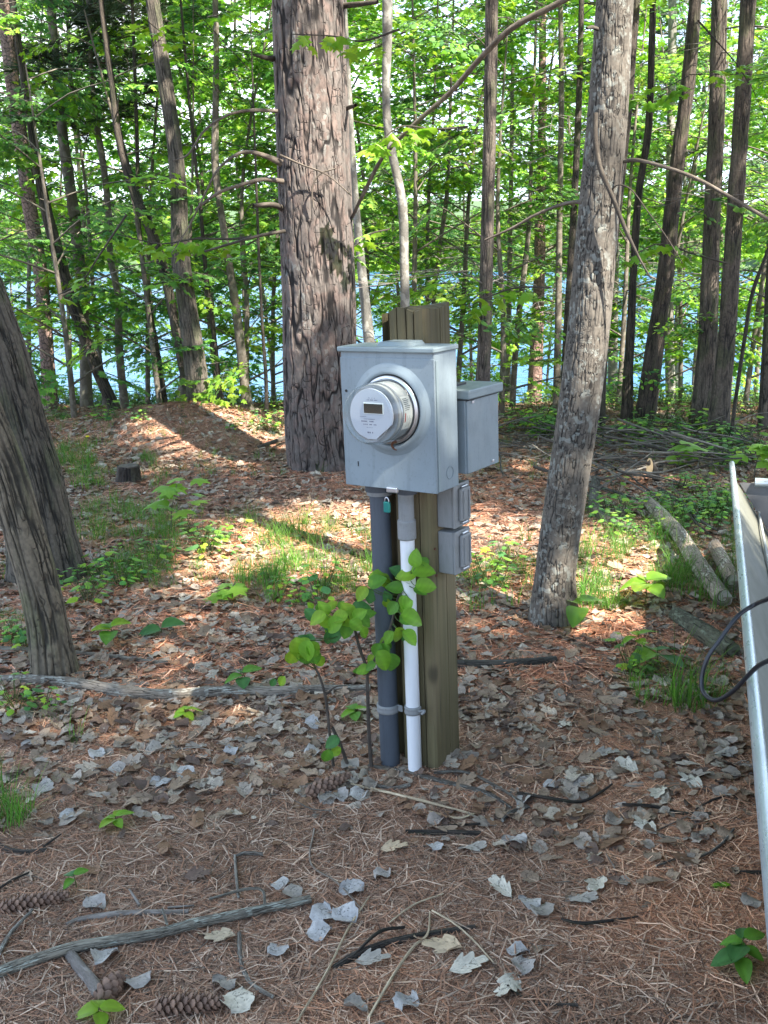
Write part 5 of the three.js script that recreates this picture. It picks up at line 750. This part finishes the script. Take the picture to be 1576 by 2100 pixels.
seedling('round-leaved seedling on the leaf litter right of the slim leaning trunk', 330, 1312, 0.05, 2, 0.1, { gs: [3], round: true });
seedling('low seedling right of the slim leaning trunk foot', 232, 1330, 0.09, 4, 0.08, { gs: [2, 1], round: true });
seedling('broad-leaved seedling below the lichened tree, towards the boat', 1345, 1380, 0.09, 4, 0.13, { gs: [3, 1, 0] });
seedling('seedling with upright leaf right of the lichened tree foot', 1310, 1345, 0.09, 4, 0.08, { gs: [0, 2] });
seedling('seedling standing at the foot of the lichened tree', 1188, 1300, 0.14, 3, 0.12, { gs: [1, 0] });
seedling('green plant with long leaves in the sunlit grass right of the lichened tree', 1322, 1250, 0.14, 6, 0.14, { gs: [0, 2] });
seedling('small green seedling between the sapling and the grey conduit', 732, 1480, 0.05, 4, 0.06, { gs: [0, 1] });
seedling('narrow single-leaf seedling piercing the lichened branch', 205, 1968, 0.012, 2, 0.05, { gs: [1, 3] });
seedling('narrow upright seedling below the lichened branch', 284, 2055, 0.01, 2, 0.05, { gs: [2, 1] });
seedling('pair of tiny leaves left of the dark root-like branch', 628, 2008, 0.01, 2, 0.022, { gs: [0] });
seedling('tiny bright leaf on the needles below the curled ochre leaf', 908, 1868, 0.012, 2, 0.022, { gs: [2] });
// maple sapling on the leaf litter in the left middle distance
function mapleSapling(label, x, y, h, n, size, seed) {
  const g = ground(x, y), r = rng(seed), t = thing('maple_sapling', label, 'sapling', [g.x, g.y, g.z]), out = [0, 1].map(k => { const o = { pos: [], col: [], idx: [] }; pushLeaf(o, leafFan(1, 1.05, MAPLE, 0.2 + 0.1 * k, 0.25), new THREE.Matrix4(), SPRING[k]); return built(o); });
  const st = stem([V(0, -0.02, 0), V(0.01, h * 0.5, 0), V(0.05, h, 0.02)], [0.004, 0.003, 0.0015], { seg: 6, rows: 8 }); part('stem', st, SHADY, t);
  for (let i = 0; i < n; i++) { const m = part('leaf', out[i % 2], LEAFMAT, t), p = st.userData.curve.getPointAt(0.45 + 0.55 * i / n); m.position.copy(p).add(V((r() - 0.4) * h * 0.8, (r() - 0.3) * h * 0.25, (r() - 0.5) * h * 0.5)); m.rotation.set((r() - 0.5) * 0.6, r() * 6.28, (r() - 0.5) * 0.5, 'YXZ'); m.scale.setScalar(size * (0.7 + 0.6 * r())); }
}
mapleSapling('bright maple sapling on the leaf litter in the left middle distance', 352, 1098, 0.3, 16, 0.12, 71);
mapleSapling('small maple sapling in front of the brush pile near the boat', 1390, 970, 0.22, 9, 0.15, 72);
mapleSapling('maple sapling behind the far end of the metal boat', 1545, 990, 0.3, 12, 0.16, 73);
mapleSapling('low maple sapling in the grass left of the post', 465, 1235, 0.1, 6, 0.1, 74);
{ const g = ground(181, 908), t = thing('dandelion', 'tiny yellow flower at the far edge of the left grass patch', 'flower', [g.x, g.y, g.z]); part('stalk', new THREE.CylinderGeometry(0.002, 0.002, 0.05, 6).translate(0, 0.025, 0), GREENS[1], t); part('petals', new THREE.SphereGeometry(0.016, 12, 6).scale(1, 0.5, 1).translate(0, 0.052, 0), mat([0.75, 0.55, 0.02], 0.7), t); }
// the sapling with broad rounded leaves before the conduits
{
  const base = ground(722, 1590), t = thing('broadleaf_sapling', 'sapling with broad rounded bright leaves growing up in front of the conduits', 'sapling', [base.x, base.y, base.z]), d = -base.z, w = (x, y, dd = 0) => at(x, y, d + dd).sub(base), r = rng(606);
  const nodes = [], STEMM = barkTint('pale', 0.3, 0.25, 0.22), PET = leafMat(0.12, 0.2, 0.05);
  for (const [pts, ds] of [[[[685, 1580, 7], [676, 1500, 6], [668, 1430, 6], [655, 1385, 5], [648, 1372, 5]], 0.02], [[[715, 1575, 8], [700, 1530, 7], [682, 1492, 7]], 0.02], [[[762, 1572, 8], [757, 1500, 7], [754, 1410, 7], [752, 1370, 6], [738, 1330, 6], [728, 1290, 5]], 0], [[[754, 1385, 6], [775, 1340, 5], [800, 1290, 5], [815, 1230, 4], [838, 1180, 3]], -0.02], [[[668, 1425, 5], [690, 1408, 3], [718, 1406, 2]], 0.05]])
    { const g = stem(pts.map(([x, y]) => w(x, y, ds)), pts.map(q => q[2] * pxAt(base) / 2), { seg: 8, rows: 18, bk: BARK.pale, wob: 0.08, seed: pts[0][0] }); part('stem', g, STEMM, t); for (let i = 6; i <= 30; i++) nodes.push(g.userData.curve.getPointAt(i / 30)); }
  // [x, y, length in pixels, turn in the picture (degrees, 0 = right, 90 = up), nearer by, colour]
  const leaves = [[852, 1150, 42, 92, 0.06, 0], [838, 1178, 50, 175, 0.04, 2], [862, 1168, 48, 10, 0.05, 0], [870, 1200, 44, 5, 0.08, 0], [840, 1190, 30, 150, 0.02, 3], [830, 1215, 34, 200, 0.02, 3], [835, 1240, 36, 215, 0.07, 0], [828, 1232, 30, 280, 0.06, 0], [815, 1205, 40, 160, 0.03, 1], [808, 1245, 38, 230, 0.05, 1], [842, 1265, 64, -14, 0.1, 0], [780, 1180, 50, 165, 0, 0], [770, 1195, 46, 30, 0.03, 1], [745, 1215, 44, 230, 0, 2], [795, 1225, 34, 110, 0.02, 3],
    [800, 1305, 34, 230, 0.05, 0], [818, 1300, 40, 290, 0.07, 2], [838, 1305, 44, 320, 0.08, 0], [790, 1330, 36, 250, 0.04, 1], [785, 1350, 62, 305, 0.08, 0], [775, 1330, 40, 245, 0.04, 1], [762, 1365, 36, 200, 0.03, 1], [748, 1372, 34, 190, 0.02, 0],
    [720, 1270, 52, 160, 0.05, 2], [715, 1255, 46, 120, 0.03, 2], [735, 1262, 48, 40, 0.05, 0], [700, 1265, 48, 195, 0.06, 2], [690, 1280, 44, 220, 0.07, 0], [728, 1280, 46, 330, 0.07, 0], [712, 1290, 46, 260, 0.06, 1], [690, 1300, 44, 235, 0.03, 3], [672, 1275, 44, 150, 0.05, 2], [655, 1265, 44, 200, 0.06, 2], [668, 1252, 36, 110, 0.02, 0], [700, 1245, 30, 80, 0.01, 1], [735, 1245, 40, 20, 0, 3], [640, 1262, 36, 130, 0.02, 3], [675, 1305, 40, 280, 0.02, 3], [745, 1295, 34, 300, 0.05, 0],
    [625, 1322, 58, 205, 0.06, 2], [612, 1325, 56, 285, 0.08, 2], [628, 1318, 48, 120, 0.03, 3], [632, 1330, 60, 262, 0.1, 0], [640, 1330, 54, 315, 0.09, 0], [600, 1345, 40, 250, 0.07, 2], [645, 1345, 36, 290, 0.06, 1],
    [672, 1548, 34, 255, 0.05, 1], [685, 1520, 36, 200, 0.03, 3], [580, 1395, 26, 240, 0.2, 2]];
  const more = leaves.flatMap(([x, y, L, turn, near, c], i) => i % 3 < 2 ? [[x + 26 * (r() - 0.5) * 1.6, y + 22 * (r() - 0.5) * 1.6, L * 0.8, turn + 120 * (r() - 0.5), near - 0.03, (c + 1) % 4]] : []);
  for (const [x, y, L, turn, near, c] of [...leaves, ...more]) {
    const m = part('leaf', ROUNDLEAF[Math.floor(r() * 2)], GREENS[c], t), p = at(x, y, d - near).sub(base), s = L * pxAt(base) * (0.68 + 0.3 * r()), a = turn * Math.PI / 180;
    const X = V(Math.cos(a), Math.sin(a), (r() - 0.3) * 0.7).normalize(), face = V((r() - 0.5) * 0.9, 0.75 + 0.5 * r(), 0.9).normalize(), Z = V().crossVectors(X, face).normalize(), Y = V().crossVectors(Z, X); m.quaternion.setFromRotationMatrix(new THREE.Matrix4().makeBasis(X, Y, Z)); m.scale.setScalar(s); p.addScaledVector(X, -0.4 * s); m.position.copy(p);
    let best = nodes[0]; for (const q of nodes) if (q.distanceTo(p) < best.distanceTo(p)) best = q; const gap = best.distanceTo(p);
    if (gap > 0.006 && gap < 0.16) part('petiole', new THREE.TubeGeometry(new THREE.CatmullRomCurve3([best.clone(), best.clone().lerp(p, 0.55).add(V(0, -0.08 * gap, 0)), p.clone().addScaledVector(X, 0.03 * s)]), 8, 0.0011, 5), PET, t);
  }
}

// ---------- tall trees beside and behind the viewer, whose crowns shade the clearing ----------
{
  const r = rng(7007);
  const CROWNMAT = new THREE.MeshStandardMaterial({ color: rgb(0.8, 0.8, 0.8), vertexColors: true, roughness: 0.8, side: THREE.DoubleSide });
  const roots = [[3.6, 2.2], [6.2, 0.2], [5.0, 4.6], [8.2, 3.2], [2.4, 5.2], [9.2, -2.2]].map(([x, z], i) => { const t = thing('shade_tree', ['tall leafy tree just right of the viewer, out of the picture', 'tall leafy tree out of the picture on the right beyond the boat', 'tall leafy tree behind the viewer to the right', 'tall leafy tree far to the right behind the viewer', 'tall leafy tree close behind the viewer', 'tall leafy tree far right of the boat, out of the picture'][i], 'tree', [x, height(x, z), z]); return { t, x, z, y: height(x, z), list: [], ends: [] }; });
  let made = 0; for (let i = 0; i < 14500; i++) {
    let z = 1.2 - 10.2 * r(), x = (r() * 2 - 1) * (3.2 + 0.42 * Math.max(0, -z)), y = r() < 0.55 ? 0 : 3.6 * r();
    if (i > 13000) { z = -4.0; x = 0.4 + 0.9 * r(); y = 3.3 * r(); } else if (i > 11500) { z = -6.9; x = -0.85 + 1.1 * r(); y = 4 * r(); }   // the crowns stand densest before the two big trunks
    const tpt = V(x, y, z), hgt = 5.6 + 4.5 * r(), p = tpt.clone().addScaledVector(SUNDIR, (hgt - y) / SUNDIR.y);
    if (!kept(p, 0.26)) continue;
    let best = roots[0], bd = 1e9; for (const k of roots) { const q = (k.x - p.x) ** 2 + (k.z - p.z) ** 2; if (q < bd) { bd = q; best = k; } }
    best.list.push({ m: trs(p.x - best.x, p.y - best.y, p.z - best.z, (r() - 0.5) * 0.7, r() * 6.28, (r() - 0.5) * 0.7, 0.95 + 0.45 * r()), c: tint(r, 0.5, 0.9) }); if (made++ % 400 === 0) best.ends.push(V(p.x - best.x, p.y - best.y, p.z - best.z));
  }
  roots.forEach((k, i) => {
    part('trunk', stem([V(0, -0.2, 0), V(0.05, 2.5, 0), V(-0.05, 6, 0.05), V(0.1, 9, 0)], [0.17, 0.15, 0.12, 0.06], { seg: 16, rows: 40, bk: BARK.check, flare: 0.3, seed: i }), BARK.check.mat, k.t);
    const limbs = k.ends.map(e => stem([V(0, Math.min(8, Math.max(3.5, e.y - 1.5)), 0), V(e.x * 0.5, e.y - 0.4, e.z * 0.5), e], [0.035, 0.02, 0.006], { seg: 5, rows: 5 })); if (limbs.length) tag(part('limbs', mergeGeometries(limbs), BARK.check.mat, k.t), null, null, null, 'stuff');
    foliage(k.t, 'deep', k.list, 'crown', CROWNMAT);
  });
}
renderer.render(scene, camera);
